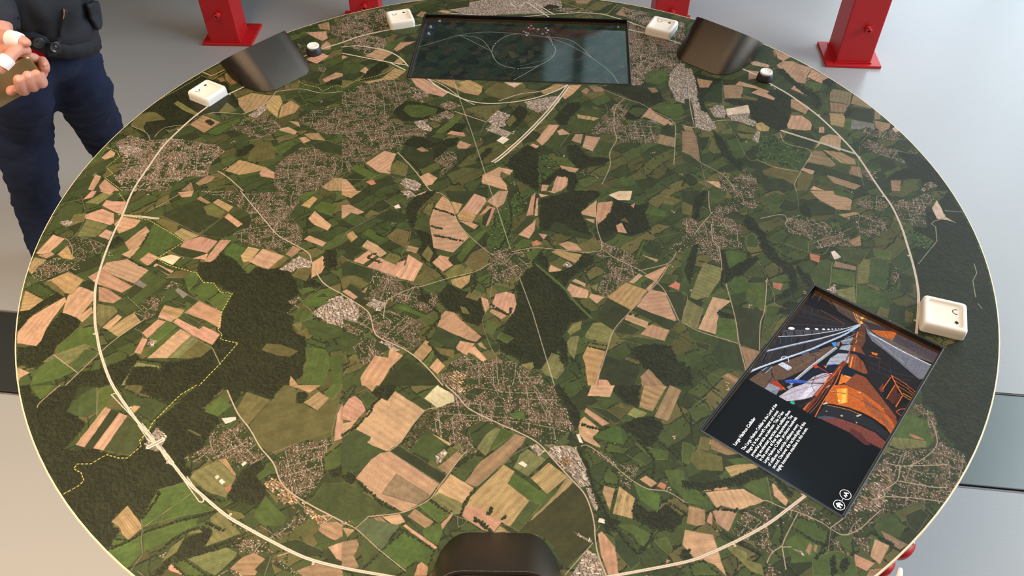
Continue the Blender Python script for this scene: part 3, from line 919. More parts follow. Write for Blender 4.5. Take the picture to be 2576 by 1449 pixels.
i 191,-290 210,-271 232,-297 217,-310
F 99,-270 119,-223 141,-264 143,-329
t 273,-12 337,56 325,-42 277,-27
t 285,-49 321,-53 317,-75
t 326,-49 338,40 399,51 373,-50 336,-118
f 314,-114 392,2 402,63 468,24 529,31 510,-44 522,-109 446,-144 423,-137 391,-115 350,-150
q 384,86 427,109 477,109 462,54 417,55
t 396,-86 419,-72 433,-130 400,-122
o 416,-58 432,-47 444,-72
t 461,24 480,39 471,5
e 508,-22 533,23 592,-15 578,-45
o 543,69 601,84 656,52 622,22 575,38
u -99,-314 -59,-275 -69,-228 -50,-201 2,-202 16,-222 44,-209 80,-263 66,-315 47,-347 15,-334 -3,-378 -57,-371 -53,-333
u 325,-157 347,-178 397,-206 444,-247 459,-319 423,-357 375,-388 334,-443 305,-418 330,-331 348,-279 314,-239 336,-205
t -262,-273 -237,-237 -203,-247 -207,-260 -188,-287 -223,-319
o -218,-325 -183,-287 -160,-281 -146,-300 -176,-345 -203,-351
o -172,-332 -137,-294 -113,-314 -158,-345
y -194,-358 -126,-333 -130,-371 -156,-402 -188,-383
g -287,-388 -202,-364 -204,-414 -230,-432
f -234,-438 -202,-376 -169,-402 -142,-414 -87,-451 -77,-528 -93,-568 -137,-545 -152,-510 -196,-498 -219,-468
o -141,-439 -120,-405 -88,-421 -100,-457
o -157,-481 -139,-487 -125,-516 -147,-510
e -93,-377 -67,-346 -53,-340 -57,-378
t -88,-439 -65,-451 -60,-487 -73,-511 -82,-475
t -56,-487 -39,-427 -3,-415 24,-428 32,-482 19,-535 -3,-511 -34,-488
t -60,-505 -51,-493 1,-523 -20,-540
e -48,-384 10,-403 -25,-421
f 47,-347 70,-309 108,-290 160,-373 198,-417 201,-448 272,-502 266,-537 204,-554 189,-593 171,-616 165,-659 129,-707 104,-744 79,-733 51,-712 -20,-674 -24,-636 -3,-558 27,-500 37,-440 28,-391
E4 103,-290 194,-405 218,-454 274,-537
f 143,-329 198,-316 237,-291 273,-231 305,-245 292,-291 244,-317 215,-355 195,-393 161,-342
t 198,-417 213,-380 274,-412 267,-448 210,-442
t 219,-368 233,-358 267,-381 262,-396
t 272,-442 282,-427 325,-443 297,-473
l 280,-393 308,-381 301,-418
y 334,-443 403,-376 437,-395 475,-414 408,-503
t 427,-486 485,-408 532,-426 550,-551 527,-557
t 466,-345 554,-297 525,-345 507,-377
t 412,-376 453,-332 466,-345 430,-382
e 420,-388 470,-345 482,-358 437,-395
t 467,-407 499,-370 507,-377 475,-420
d 292,-537 334,-449 399,-503 343,-589
d 408,-503 427,-492 553,-557 523,-591
t 382,-544 393,-521 458,-556 451,-584
d 342,-600 373,-550 429,-590 401,-612
t 427,-607 456,-573 470,-568 523,-591 500,-635
d 533,-420 586,-421 592,-445 571,-551 551,-540
r 545,-396 571,-371 587,-384 578,-415
g 507,-377 545,-333 584,-346 565,-383
d 481,-213 510,-165 546,-180 541,-254 489,-227
e 443,-260 486,-165 501,-165 461,-260
d 459,-280 526,-267 464,-319
y 468,-240 530,-267 519,-280
u 570,-214 593,-187 633,-174 624,-235
g 344,-623 413,-618 500,-635 492,-657 426,-651
l 248,-611 277,-560 303,-555 343,-589 326,-644 251,-622
l 193,-593 212,-560 243,-548 237,-583 201,-610
l 187,-643 201,-616 231,-611 208,-708 189,-670
y 234,-698 253,-655 308,-677 275,-810 243,-810 240,-724
o 254,-638 320,-655 309,-671 257,-655
d 289,-735 305,-693 412,-741 383,-811 275,-810
f 400,-661 460,-646 518,-657 529,-726 551,-721 537,-812 484,-812 427,-746 389,-683
o 361,-709 379,-693 418,-720 409,-731
b 407,-777 436,-746 476,-812 408,-811
t 277,-786 305,-789 315,-810 275,-810
l 103,-749 139,-681 163,-692 177,-749 151,-785 119,-769
l 42,-727 79,-717 83,-738 54,-759
F 171,-616 187,-643 187,-723 170,-718 165,-659
d -576,-283 -565,-263 -467,-304 -456,-368 -523,-335 -569,-335
t -518,-190 -503,-155 -462,-184 -425,-225 -446,-245
t -541,-264 -492,-207 -461,-238 -502,-281
d -582,-237 -532,-190 -506,-210 -552,-257
t -487,-291 -451,-245 -392,-278 -356,-259 -361,-311 -385,-349 -444,-310
o -435,-258 -415,-225 -376,-245 -386,-285
t -392,-324 -354,-285 -349,-232 -294,-279 -320,-363 -371,-350
b -353,-185 -314,-199 -322,-226 -360,-212
o -434,-135 -399,-100 -354,-115 -361,-198 -412,-163
e -527,-120 -505,-95 -432,-156 -458,-177
y -583,-127 -562,-106 -538,-141 -559,-169
o -320,-369 -275,-293 -246,-319 -283,-382
t -558,-410 -542,-398 -501,-435 -513,-447
b -491,-411 -468,-380 -453,-393 -476,-420
d -546,-398 -536,-373 -490,-417 -502,-429
o -537,-367 -518,-342 -468,-374 -497,-399
u -483,-442 -461,-317 -419,-324 -371,-356 -301,-382 -290,-400 -235,-432 -240,-486 -265,-509 -320,-479 -357,-461 -397,-454 -403,-484
f -301,-437 -280,-419 -257,-431 -268,-462 -291,-455
e -372,-485 -351,-473 -264,-521 -268,-532
u -550,-471 -527,-441 -458,-501 -434,-519 -389,-496 -335,-514 -279,-555 -284,-612 -274,-628 -313,-666 -402,-622 -487,-553 -546,-495
i -552,-453 -527,-441 -511,-465 -489,-495 -491,-553 -542,-530
i -470,-472 -447,-442 -405,-466 -419,-502
u -491,-654 -462,-610 -419,-621 -422,-665 -388,-676 -393,-703 -453,-723
i -414,-627 -375,-638 -338,-666 -355,-671
g -531,-609 -507,-598 -468,-632 -521,-680
u -538,-553 -500,-553 -455,-599 -465,-621 -517,-587
e -262,-555 -226,-504 -217,-509 -244,-561
t -227,-567 -220,-527 -204,-501 -173,-510 -155,-539 -84,-613 -100,-635 -130,-624 -191,-590
t -163,-657 -151,-629 -104,-641 -128,-689 -158,-667
t -129,-673 -104,-652 -65,-706 -78,-716 -103,-689
y -96,-641 -83,-635 -62,-668 -87,-657
d -245,-617 -226,-573 -152,-618 -167,-656 -188,-656
o -230,-656 -167,-667 -169,-699 -212,-683
e -68,-540 -25,-558 -50,-614 -72,-591
e -33,-619 -20,-597 20,-620 -3,-642
d -54,-641 -24,-641 -28,-674 -41,-679
y -299,-688 -258,-617 -234,-661 -268,-714
e -263,-720 -234,-667 -232,-688 -246,-730
t -242,-736 -219,-699 -193,-731 -215,-762
t -451,-775 -416,-687 -373,-698 -372,-660 -328,-687 -365,-740 -386,-805 -443,-804
d -390,-805 -360,-750 -301,-714 -224,-761 -197,-806
g -327,-698 -312,-677 -294,-704
u -207,-767 -173,-715 -132,-689 -61,-721 -20,-679 5,-706 54,-738 103,-764 114,-809 -197,-806
j -182,-787 -159,-741 -130,-767 -140,-807
M -557,-423 -517,-453 -457,-507 -432,-582 -407,-616 -322,-666 -259,-725 -197,-806
R3 -271,109 -245,93 -212,38 -183,-59 -137,-138 -69,-221 -45,-235
R3 16,-222 91,-203 166,-210 273,-228 330,-219
R3 330,-219 337,-184 326,-93 331,40
R3 -63,-281 -113,-320 -203,-351 -291,-388 -318,-394 -386,-436 -405,-466 -407,-531
R -405,-466 -399,-387 -367,-343 -349,-285 -373,-232 -354,-178 -350,-100
R -582,-237 -551,-264 -467,-304 -371,-350
R 20,-236 -22,-288
P -64,114 -38,14 11,-209
P 42,-353 84,-518 114,-670 142,-809
R3 335,-212 387,-266 459,-319 507,-377 532,-426 558,-551
R3 459,-319 560,-284 596,-228
R3 559,-294 506,-383 408,-503 343,-589 310,-682 267,-810
R -53,-371 -60,-469 -73,-511 -81,-557 -49,-668 -20,-722 -11,-808
R -595,-148 -568,-98 -493,-34 -435,25
R -464,64 -425,25
R 334,-443 338,-394 370,-292
H -276,16 -195,-22
H -279,-83 -235,-98
H -267,-130 -155,-166
H -56,-470 1,-517 14,-488
H -439,-271 -488,-244 -462,-224
H -291,-388 -269,-456 -221,-515 -236,-556 -275,-612
H -27,-208 16,-75 7,67
H -393,-57 -439,-135 -474,-114
H -257,-286 -222,-338 -202,-364
H -113,-314 -107,-377 -119,-414
H -244,-573 -258,-612 -229,-667 -186,-705
H 138,-196 89,-276 117,-290
f -1166,-798 -1052,-799 -1089,-728 -1164,-728
d 666,107 732,106 728,52 695,29 657,45
o 657,45 693,22 679,-38 647,-23
F 682,-53 709,60 747,106 762,106 744,59 716,6 707,-46 689,-68
g 767,106 838,105 826,66 764,28
u 843,105 939,104 929,57 954,34 916,-3 882,20 849,58
u 800,36 829,58 880,12 831,-40 776,-68 762,-9
u 642,-60 673,-45 694,-68 698,-104 757,-39 793,-32 851,-84 847,-176 844,-217 795,-203 751,-209 742,-309 700,-236 661,-242 654,-201 618,-221
d 801,-39 841,-10 879,-40 849,-69
o 853,-25 895,-11 879,-40
f 864,-69 886,-33 906,-55 914,-106 935,-142 925,-190 944,-231 953,-271 988,-298 989,-350 974,-412 939,-448 890,-466 927,-424 952,-412 967,-349 938,-297 910,-258 898,-204 905,-148 874,-113
F 991,-285 1052,-266 1025,-279 964,-304
F 1007,-298 1035,-350 1040,-400 1017,-400 996,-324
g 862,-148 889,-134 896,-190 883,-210 846,-203
g 923,-155 1001,-107 1013,-135 981,-191 943,-190
g 981,-191 1043,-150 1066,-192 1057,-226 997,-205
u 1027,-56 1071,-35 1110,-57 1150,-72 1195,-102 1235,-179 1222,-207 1138,-206 1096,-219 1079,-178 1015,-128
u 1230,-29 1301,-37 1352,-45 1385,-82 1340,-160 1307,-159 1269,-145 1266,-88
u 1296,31 1358,53 1403,68 1425,14 1384,-23 1322,0
u 1435,44 1502,36 1557,66 1613,97 1617,50 1553,-2 1527,-105 1481,-97 1435,-75 1430,-1
f 1545,-39 1590,5 1637,50 1679,96 1679,4 1678,-149 1643,-362 1592,-572 1548,-682 1483,-820 1264,-818 1374,-675 1447,-627 1318,-620 1366,-482 1410,-302 1435,-216 1471,-195 1474,-104 1524,-112
q 1578,-3 1614,43 1614,-10 1610,-48 1635,-84 1612,-70 1576,-62
d 1007,3 1044,56 1083,33 1084,-5 1041,-20
g 951,19 971,65 1018,95 1044,79 1012,26
t 1151,102 1241,101 1296,46 1273,-14 1221,-6 1168,55
g 1241,101 1312,84 1303,53 1240,77
d 1095,2 1144,55 1219,1 1208,-36 1104,-42
F 1092,10 1118,32 1126,-13 1117,-50 1089,-42
y 1223,-36 1286,-22 1303,-30 1238,-51
b 1216,-179 1267,-152 1257,-200 1231,-207
g 1263,-180 1308,-173 1302,-208 1258,-214
e 1293,-221 1349,-235 1338,-268 1287,-255
g 1271,-261 1336,-275 1298,-378 1269,-415 1223,-390
l 1229,-261 1267,-274 1223,-390 1187,-389
e 1122,-312 1199,-332 1177,-408 1094,-382
b 1141,-280 1207,-307 1201,-326 1129,-306
g 1178,-213 1279,-221 1222,-300 1175,-273
g 1043,-337 1096,-273 1130,-286 1084,-419 1040,-400
g 1008,-292 1055,-272 1066,-299 1047,-337 1020,-337
e 1185,-395 1256,-427 1224,-499 1149,-486
l 1102,-419 1174,-402 1155,-480 1108,-444
g 1229,-499 1254,-433 1281,-446 1255,-511
o 1206,-528 1230,-493 1257,-505 1240,-546
d 1242,-552 1274,-482 1314,-494 1278,-575
o 1308,-511 1330,-523 1310,-569 1290,-563
U 1282,-427 1342,-301 1353,-321 1315,-409
d 1352,-340 1388,-353 1360,-434 1316,-434
k 1450,-118 1490,-140 1523,-182 1484,-223 1424,-195
r 1063,-239 1097,-253 1084,-286 1059,-272
w 1140,-233 1155,-226 1169,-260 1142,-273
i 1081,-413 1110,-389 1103,-432 1079,-438
r 901,-380 935,-387 919,-418 900,-405
e 772,-223 840,-237 835,-283 786,-322 760,-315
F 759,-216 767,-223 764,-315 833,-270 874,-251 879,-271 811,-335 748,-379 717,-372
g 613,-255 644,-235 639,-295 607,-384 595,-371
F 612,-320 658,-201 679,-188 657,-269 621,-384
l 611,-445 641,-372 683,-282 742,-309 729,-360 673,-446 631,-458
e 751,-385 781,-348 821,-373 802,-423 759,-435
e 815,-380 883,-380 859,-466 846,-507 793,-465
g 815,-335 873,-277 887,-361 826,-348
d 741,-483 845,-513 813,-621 787,-681 735,-648
t 615,-586 686,-446 745,-465 698,-506 666,-609
l 570,-540 600,-457 646,-500 611,-586 568,-557
F 698,-506 740,-536 734,-547 690,-523
e 665,-614 691,-541 742,-547 731,-648
g 579,-569 685,-626 646,-680 589,-641
d 640,-685 684,-631 733,-659 730,-759 663,-743
d 594,-636 642,-653 633,-680 598,-663
b 737,-659 796,-681 777,-707 739,-754
g 860,-484 918,-496 868,-565 814,-616
o 839,-616 879,-554 920,-526 852,-633
F 877,-525 934,-467 975,-479 922,-520
f 540,-742 566,-737 562,-813 530,-812
b 653,-779 680,-764 708,-785 691,-814
R3 767,106 753,-9 779,-54
R 753,-9 727,14
R3 745,-83 735,-168 750,-216 740,-322
R3 742,-385 743,-541 735,-648 734,-759
R3 568,-557 617,-597 731,-648
R3 887,-361 846,-507 820,-565 793,-676
R 887,-361 893,-436 888,-478 917,-502
R3 930,-55 1008,-34 1027,-56 1014,-93 1039,-128
R 1267,-152 1287,-66 1318,-30
R 1301,-37 1225,-29
R 588,-421 601,-451 570,-540
R 973,-184 1060,-232 1108,-246 1142,-206
R 1072,-185 1060,-232
R 1130,-286 1084,-419
R 1155,-480 1213,-300
R 1154,-165 1251,-109
R 874,-271 887,-361
R 1100,102 1089,17
R3 1609,-25 1608,-55 1561,-76 1546,-91 1555,-105
R3 1608,-55 1635,-84
P 1621,-18 1682,-26
P 1555,-105 1532,-182 1463,-256 1426,-296
P 1619,-297 1610,-343 1582,-380 1562,-454
P 1558,-484 1562,-508
R3 761,-17 717,-75 673,-139
H 759,-216 746,-315 740,-373
H 879,-290 887,-361
H 1332,-288 1286,-415
f -1493,-794 -1458,-794 -1442,-824 -1400,-849 -1359,-800 -1308,-795 -1302,-845 -1312,-893 -1281,-903 -1240,-931 -1243,-963 -1268,-1021 -1234,-1030 -1186,-1018 -1140,-1040 -1077,-1049 -1047,-988 -1021,-1023 -999,-1032 -919,-1063 -902,-1085 -881,-1093 -883,-1114 -898,-1127 -927,-1155 -963,-1167 -981,-1238 -1029,-1199 -1059,-1249 -1026,-1276 -1037,-1295 -1036,-1317 -1048,-1324 -1120,-1268 -1220,-1169 -1323,-1056 -1427,-906
e -1450,-804 -1446,-794 -1369,-795 -1404,-849
g -1310,-888 -1290,-835 -1260,-806 -1245,-801 -1217,-894 -1242,-912 -1279,-907
e -1211,-913 -1242,-811 -1211,-796 -1189,-826 -1195,-880 -1209,-917
o -1196,-875 -1189,-826 -1158,-797 -1113,-797 -1022,-862 -1037,-905 -1102,-847 -1152,-889
g -1186,-796 -1096,-842 -1054,-847 -1013,-867 -1041,-933 -1114,-885 -1143,-856
t -1239,-1008 -1199,-877 -1178,-887 -1209,-1017
d -1210,-1015 -1178,-887 -1150,-897 -1184,-1022
t -1185,-1020 -1150,-897 -1122,-909 -1153,-1027
g -1153,-1027 -1122,-909 -1053,-956 -1051,-987 -1071,-1045 -1115,-1036
y -1125,-899 -1115,-871 -1093,-876 -1108,-904
f -1109,-797 -955,-798 -1010,-862 -1110,-822
f -1030,-928 -939,-798 -858,-799 -886,-848 -911,-891 -854,-916 -844,-939 -869,-993 -870,-1020 -915,-1050 -900,-1093 -942,-1063 -989,-1015 -983,-984 -1006,-956
o -932,-961 -929,-957 -884,-980 -887,-984
f -858,-799 -806,-800 -808,-844 -818,-868
i -1040,-1010 -1023,-951 -983,-984 -996,-1032 -1029,-1023
O -754,-944 -707,-850 -684,-801 -652,-801 -625,-841 -628,-865 -568,-894 -537,-841 -500,-812 -504,-899 -510,-969 -681,-1039 -718,-1004
f -806,-800 -684,-801 -710,-855 -786,-815 -811,-829
o -807,-897 -788,-825 -710,-855 -758,-944
e -898,-896 -868,-844 -821,-873 -855,-913
y -668,-801 -567,-802 -598,-831 -629,-816
F -634,-831 -611,-826 -601,-841 -609,-865 -624,-865
y -609,-865 -571,-826 -535,-851 -564,-894
e -553,-836 -535,-802 -501,-802 -523,-856
t -498,-1001 -503,-909 -492,-871 -475,-992
w -842,-920 -801,-915 -796,-926 -825,-940
e -848,-925 -824,-944 -790,-921 -813,-958
u -918,-1055 -866,-1020 -861,-980 -848,-939 -805,-958 -779,-935 -736,-990 -704,-1035 -682,-1052 -689,-1074 -740,-1078 -751,-1094 -779,-1069 -820,-1055 -876,-1072
w -749,-1075 -740,-1065 -734,-1072 -743,-1083
l -876,-1098 -819,-1060 -790,-1086 -754,-1115 -768,-1181 -827,-1160 -882,-1119
y -819,-1060 -797,-1056 -756,-1107 -757,-1115
w -814,-1115 -807,-1109 -799,-1115 -806,-1123
w -799,-1128 -793,-1121 -780,-1132 -788,-1139
r -779,-1150 -764,-1142 -755,-1155 -766,-1164
f -758,-1161 -740,-1095 -698,-1065 -680,-1078 -703,-1112 -667,-1145 -650,-1190 -691,-1201 -719,-1189 -760,-1181
u -653,-1065 -627,-1022 -592,-1009 -507,-992 -500,-1010 -524,-1053 -512,-1105 -524,-1146 -551,-1182 -581,-1174 -624,-1137
j -671,-1141 -662,-1112 -623,-1141 -557,-1190 -506,-1234 -470,-1238 -499,-1261 -548,-1222 -570,-1218 -621,-1190
e -512,-1105 -520,-1053 -473,-1005 -463,-1080
g -532,-1186 -507,-1138 -455,-1138 -437,-1265 -477,-1238 -545,-1194
F -495,-1096 -462,-1088 -466,-1113 -484,-1117
e -976,-1254 -960,-1155 -893,-1131 -862,-1164 -832,-1196 -788,-1216 -896,-1239 -966,-1265
e -967,-1273 -898,-1258 -827,-1232 -826,-1262 -869,-1296 -908,-1318 -944,-1336
y -1057,-1249 -1029,-1201 -976,-1254 -968,-1269 -994,-1302 -1015,-1287 -1028,-1268
e -1036,-1317 -1037,-1295 -996,-1302 -1019,-1317
e -1041,-1335 -966,-1288 -950,-1339 -972,-1379 -997,-1364
f -865,-1347 -850,-1303 -820,-1285 -808,-1262 -780,-1278 -779,-1308 -792,-1326 -702,-1297 -703,-1308 -795,-1340 -849,-1358
l -893,-1368 -876,-1322 -825,-1266 -803,-1281 -847,-1289 -858,-1336
l -796,-1240 -774,-1216 -701,-1286 -789,-1322 -778,-1285
e -683,-1236 -661,-1173 -590,-1241 -597,-1264 -650,-1264
o -764,-1212 -715,-1225 -700,-1240 -731,-1248
e -699,-1112 -678,-1087 -654,-1099 -688,-1128
o -665,-1153 -623,-1182 -623,-1202
u -728,-1319 -705,-1297 -647,-1309 -607,-1338 -650,-1345 -686,-1338
u -629,-1298 -587,-1260 -562,-1218 -534,-1241 -569,-1279 -600,-1302
u -735,-1259 -715,-1255 -673,-1286 -688,-1282
l -826,-1355 -734,-1323 -700,-1338 -706,-1356 -743,-1400 -773,-1387
b -726,-1401 -686,-1352 -658,-1338 -624,-1356 -641,-1401
t -877,-1372 -867,-1365 -820,-1400 -861,-1386
e -860,-1365 -832,-1355 -763,-1400 -817,-1400
d -645,-1384 -618,-1349 -606,-1378 -618,-1401
u -609,-1363 -598,-1349 -566,-1374 -527,-1402 -592,-1378
d -604,-1316 -555,-1302 -484,-1332 -478,-1350 -522,-1353 -559,-1335
t -468,-1325 -431,-1310 -424,-1365 -442,-1357
d -478,-1350 -467,-1328 -438,-1361 -423,-1368 -422,-1379
b -539,-1389 -495,-1368 -432,-1382 -420,-1389 -418,-1403 -520,-1402
b -500,-1276 -489,-1253 -454,-1254 -438,-1261 -433,-1295 -453,-1306 -487,-1291
g -511,-1291 -499,-1280 -453,-1310 -493,-1317
u -736,-1401 -714,-1380 -684,-1391 -675,-1401
F -904,-1399 -885,-1372 -871,-1351 -865,-1362 -884,-1399
M -849,-819 -799,-902 -751,-958 -707,-1021 -659,-1074 -624,-1137 -564,-1186 -439,-1254
R3 -1365,-795 -1400,-859 -1401,-878
R -1248,-806 -1214,-908
R -676,-1044 -607,-1009
R -966,-1265 -862,-1164
R -980,-1242 -968,-1269 -962,-1299 -946,-1339
R -963,-1386 -945,-1343
R -510,-969 -504,-899 -493,-866
R -510,-969 -504,-1010
R3 -594,-1349 -556,-1335
R -611,-1349 -618,-1401
R3 -509,-1238 -470,-1238 -498,-1265
R -657,-1264 -593,-1302
R -946,-1386 -925,-1399
H -904,-1332 -864,-1288 -818,-1266
H -961,-1280 -899,-1254 -833,-1235 -781,-1216
H -974,-1238 -955,-1183 -956,-1155
H -1043,-1328 -995,-1306 -968,-1280
H -857,-1144 -804,-1180 -766,-1189
H -799,-1340 -703,-1308 -697,-1290
H -477,-1332 -481,-1350
H -801,-1251 -745,-1278
X -947,-798 -986,-833 -1007,-872 -1041,-933 -1044,-960 -1060,-996 -1050,-1014 -1076,-1053 -1102,-1053 -1140,-1042 -1174,-1072 -1212,-1072 -1216,-1087 -1191,-1100 -1174,-1125 -1183,-1141 -1220,-1169
Z -1185,-827 -1196,-832 -1104,-916 -1096,-914
Z -1081,-942 -1037,-993 -1024,-1001
Z -1071,-936 -1024,-984 -1019,-992
T -1029,-1019 -993,-993
Z -996,-1022 -958,-1068 -945,-1076
Z -991,-1016 -940,-1070 -942,-1076
Z -923,-1097 -837,-1192 -827,-1193 -827,-1185 -892,-1114
t -486,-928 -492,-890 -474,-847 -458,-842 -436,-862 -420,-895 -446,-937
t -479,-978 -484,-942 -440,-928 -459,-960
f -412,-833 -379,-803 -334,-803 -357,-857 -377,-852 -405,-886
g -446,-842 -425,-823 -389,-852 -417,-886
y -435,-803 -399,-803 -408,-828
g -497,-851 -471,-802 -459,-802 -474,-847
t -441,-961 -405,-886 -377,-852 -360,-862 -340,-826 -245,-897 -275,-943 -308,-1007 -343,-1037 -427,-997 -396,-1002 -394,-988
g -477,-992 -443,-963 -396,-988 -403,-1006 -354,-1037 -385,-1063 -408,-1089 -459,-1122
F -461,-1113 -440,-1105 -419,-1122 -428,-1139
t -421,-1122 -385,-1063 -361,-1042 -335,-1037 -188,-1142 -216,-1185 -277,-1228 -349,-1188
z -344,-1172 -310,-1110 -213,-1177 -244,-1204
d -335,-1037 -311,-1018 -169,-1116 -186,-1140
s -308,-1007 -239,-897 -208,-897 -235,-962 -279,-1033
g -279,-1033 -234,-969 -175,-1008 -185,-1025 -189,-1082
y -230,-971 -159,-1012 -166,-1021 -234,-969
i -206,-1056 -181,-1030 -169,-1043 -197,-1082
b -196,-1090 -143,-1039 -124,-1048 -166,-1112
o -155,-1026 -137,-990 -122,-995 -139,-1030
u -143,-1039 -110,-1008 -86,-1039 -108,-1065
l -87,-1026 -61,-982 -34,-959 -15,-968 -63,-1053
g -155,-1107 -93,-1048 -63,-1057 -120,-1137
e -19,-959 20,-982 -26,-1018 -60,-1048
b -119,-1137 -74,-1070 -26,-1031 24,-980 54,-992 42,-1018 -3,-1066 -87,-1153
u -213,-804 158,-808 208,-910 189,-970 165,-988 118,-1028 58,-978 -26,-955 -77,-936 -142,-972 -95,-1008 -163,-1012 -231,-962 -200,-888
e -3,-913 48,-899 51,-932 20,-927
d -127,-835 -100,-815 -63,-821 -87,-845
q -250,-853 -213,-804 -163,-840 -158,-864 -208,-888
j -181,-805 -140,-805 -116,-815 -139,-835
y -124,-1237 -101,-1182 -11,-1083 19,-1105 0,-1142 58,-1195 4,-1270 -17,-1257 -38,-1287 -66,-1279 -106,-1252
t -122,-1239 -114,-1209 -71,-1218 -17,-1257 -38,-1287 -66,-1279
F -57,-1233 -46,-1214 -39,-1218 -49,-1237
F -16,-1249 -7,-1238 -5,-1245
e 0,-1142 19,-1109 107,-1179 86,-1207 58,-1191
l 34,-1049 57,-1032 109,-1067 56,-1122 15,-1092
y 63,-1126 116,-1076 166,-1122 109,-1175
y 62,-1250 127,-1179 166,-1122 180,-1139 78,-1265
D 4,-1287 60,-1257 180,-1143 211,-1168 227,-1247 226,-1304 182,-1351 145,-1393 134,-1340 87,-1295
g 7,-1268 58,-1195 90,-1207 60,-1246 28,-1284
d -21,-1264 0,-1268 35,-1291 11,-1291
y -35,-1287 -21,-1268 4,-1287
t -205,-1185 -158,-1112 -91,-1157 -122,-1201
l -209,-1185 -185,-1169 -122,-1201 -124,-1233 -149,-1233
e -240,-1208 -219,-1193 -149,-1229 -183,-1259
b -269,-1239 -250,-1216 -197,-1255 -213,-1278
t -181,-1267 -149,-1229 -145,-1233 -175,-1282
e -227,-1278 -180,-1256 -171,-1286 -183,-1323 -219,-1301
d -284,-1236 -269,-1239 -227,-1286 -223,-1289
b -361,-1243 -340,-1239 -305,-1270 -315,-1277
t -337,-1239 -288,-1232 -272,-1255 -299,-1266
n -400,-1273 -372,-1243 -285,-1266 -327,-1333
t -278,-1266 -271,-1261 -183,-1327 -189,-1334
F -309,-1304 -288,-1270 -266,-1281 -290,-1322
g -302,-1300 -287,-1278 -272,-1285 -292,-1315
e -330,-1337 -273,-1281 -189,-1334 -203,-1380 -235,-1366 -267,-1390
g -456,-1147 -458,-1130 -360,-1188 -296,-1220 -376,-1239 -441,-1254
b -433,-1310 -396,-1303 -387,-1318 -397,-1350 -380,-1379 -402,-1390 -424,-1379
g -398,-1284 -333,-1336 -370,-1376 -384,-1318
y -439,-1269 -403,-1277 -421,-1299
g -369,-1383 -326,-1337 -260,-1391 -286,-1404 -354,-1397
t -231,-1373 -221,-1366 -203,-1380 -205,-1404 -239,-1404
i 113,-1045 133,-1023 194,-1028 203,-1055 226,-1106 227,-1148 201,-1156 167,-1106
j 146,-1076 162,-1054 179,-1080 168,-1093
i 61,-1023 84,-1014 102,-1041 91,-1058
w 30,-1079 42,-1071 56,-1084 49,-1092
i 215,-1160 233,-1156 248,-1200 239,-1228 226,-1208
w 240,-1259 244,-1247 262,-1251 257,-1264
i 158,-1407 206,-1337 233,-1355 249,-1407
t 237,-1293 248,-1285 279,-1330 282,-1408 255,-1407 240,-1348
i 172,-1285 219,-1311 215,-1318
t 226,-905 233,-891 299,-948 275,-957
t 206,-943 227,-922 270,-966 245,-998 266,-1025 262,-1029 221,-1006 208,-984
F 197,-970 211,-929 213,-905 180,-847 158,-808 142,-807 191,-943
w 198,-984 208,-982 217,-1015 206,-1011
f 205,-1033 221,-1068 232,-1119 237,-1160 258,-1208 273,-1247 300,-1259 280,-1285 264,-1266 241,-1200 222,-1106
e 245,-993 294,-957 329,-957 334,-1021 282,-1007
e 276,-1042 286,-1011 349,-1030 331,-1051
u 224,-1029 247,-1024 309,-1086 372,-1086 349,-1128 324,-1119 287,-1081
u 313,-1119 341,-1136 335,-1161 311,-1144
e 266,-1119 279,-1094 310,-1119 303,-1148 267,-1144
y 258,-1172 265,-1150 295,-1160 274,-1228
y 281,-1236 307,-1152 346,-1189 332,-1252
t 364,-1132 383,-1120 413,-1145 393,-1157
r 409,-1153 421,-1141 438,-1149 429,-1165
d 234,-882 295,-901 339,-939 314,-948
f 307,-809 400,-810 391,-883 349,-873 332,-848
t 240,-848 255,-808 327,-809 307,-853
y 390,-892 412,-810 472,-810 484,-815 428,-907
b 430,-926 492,-810 526,-830 470,-942
l 353,-916 375,-892 412,-912 386,-935
o 320,-887 338,-868 351,-897
f 329,-953 391,-926 430,-926 453,-954 423,-1008 391,-1025 375,-999 340,-967
e 365,-1016 412,-1034 456,-1044 449,-1070 408,-1069
f 345,-1201 388,-1233 434,-1209 464,-1249 437,-1287 382,-1279 336,-1248
e 289,-1267 334,-1267 377,-1294 368,-1334 342,-1323 331,-1297
d 279,-1297 304,-1286 329,-1316 340,-1370 314,-1391 278,-1341
e 381,-1312 414,-1305 427,-1335 417,-1356
e 345,-1136 416,-1181 402,-1233 357,-1193
e 437,-1103 493,-1104 480,-1194 449,-1153
t 406,-1363 419,-1367 404,-1378
M -189,-805 -151,-845 -113,-893 -26,-945 35,-978 88,-1014 131,-1071 173,-1127 207,-1172 222,-1216 229,-1262 229,-1311 233,-1351 249,-1407
R3 222,-1318 145,-1404
R3 -339,-1037 -308,-1007 -275,-943 -243,-897 -208,-888
R3 -372,-1239 -284,-1228 -236,-1205 -209,-1185 -186,-1145 -131,-1056 -116,-1039
R3 -403,-1273 -372,-1239
R3 -441,-1257 -403,-1273 -334,-1333 -260,-1391
R -209,-1185 -142,-1237 -109,-1252 -130,-1271 -134,-1240
R -87,-1153 -3,-1070 19,-1049 69,-1019
R3 209,-1024 232,-1024 281,-1068 331,-1124 382,-1161 435,-1170 478,-1202
R 243,-1270 231,-1289
R3 122,-1028 171,-1024 193,-1042 219,-1102
R -148,-995 -124,-1048
R -186,-1145 -335,-1037
H -479,-983 -434,-942 -404,-896 -403,-876
H -87,-1153 -118,-1205 -124,-1237
H -414,-1130 -357,-1184 -307,-1216
H -88,-1245 -38,-1287
H -209,-1189 -153,-1229
H 206,-943 267,-966 298,-957
H 375,-999 412,-1069 401,-1128
H -88,-1245 -52,-1268
H 285,-1270 340,-1345 385,-1286
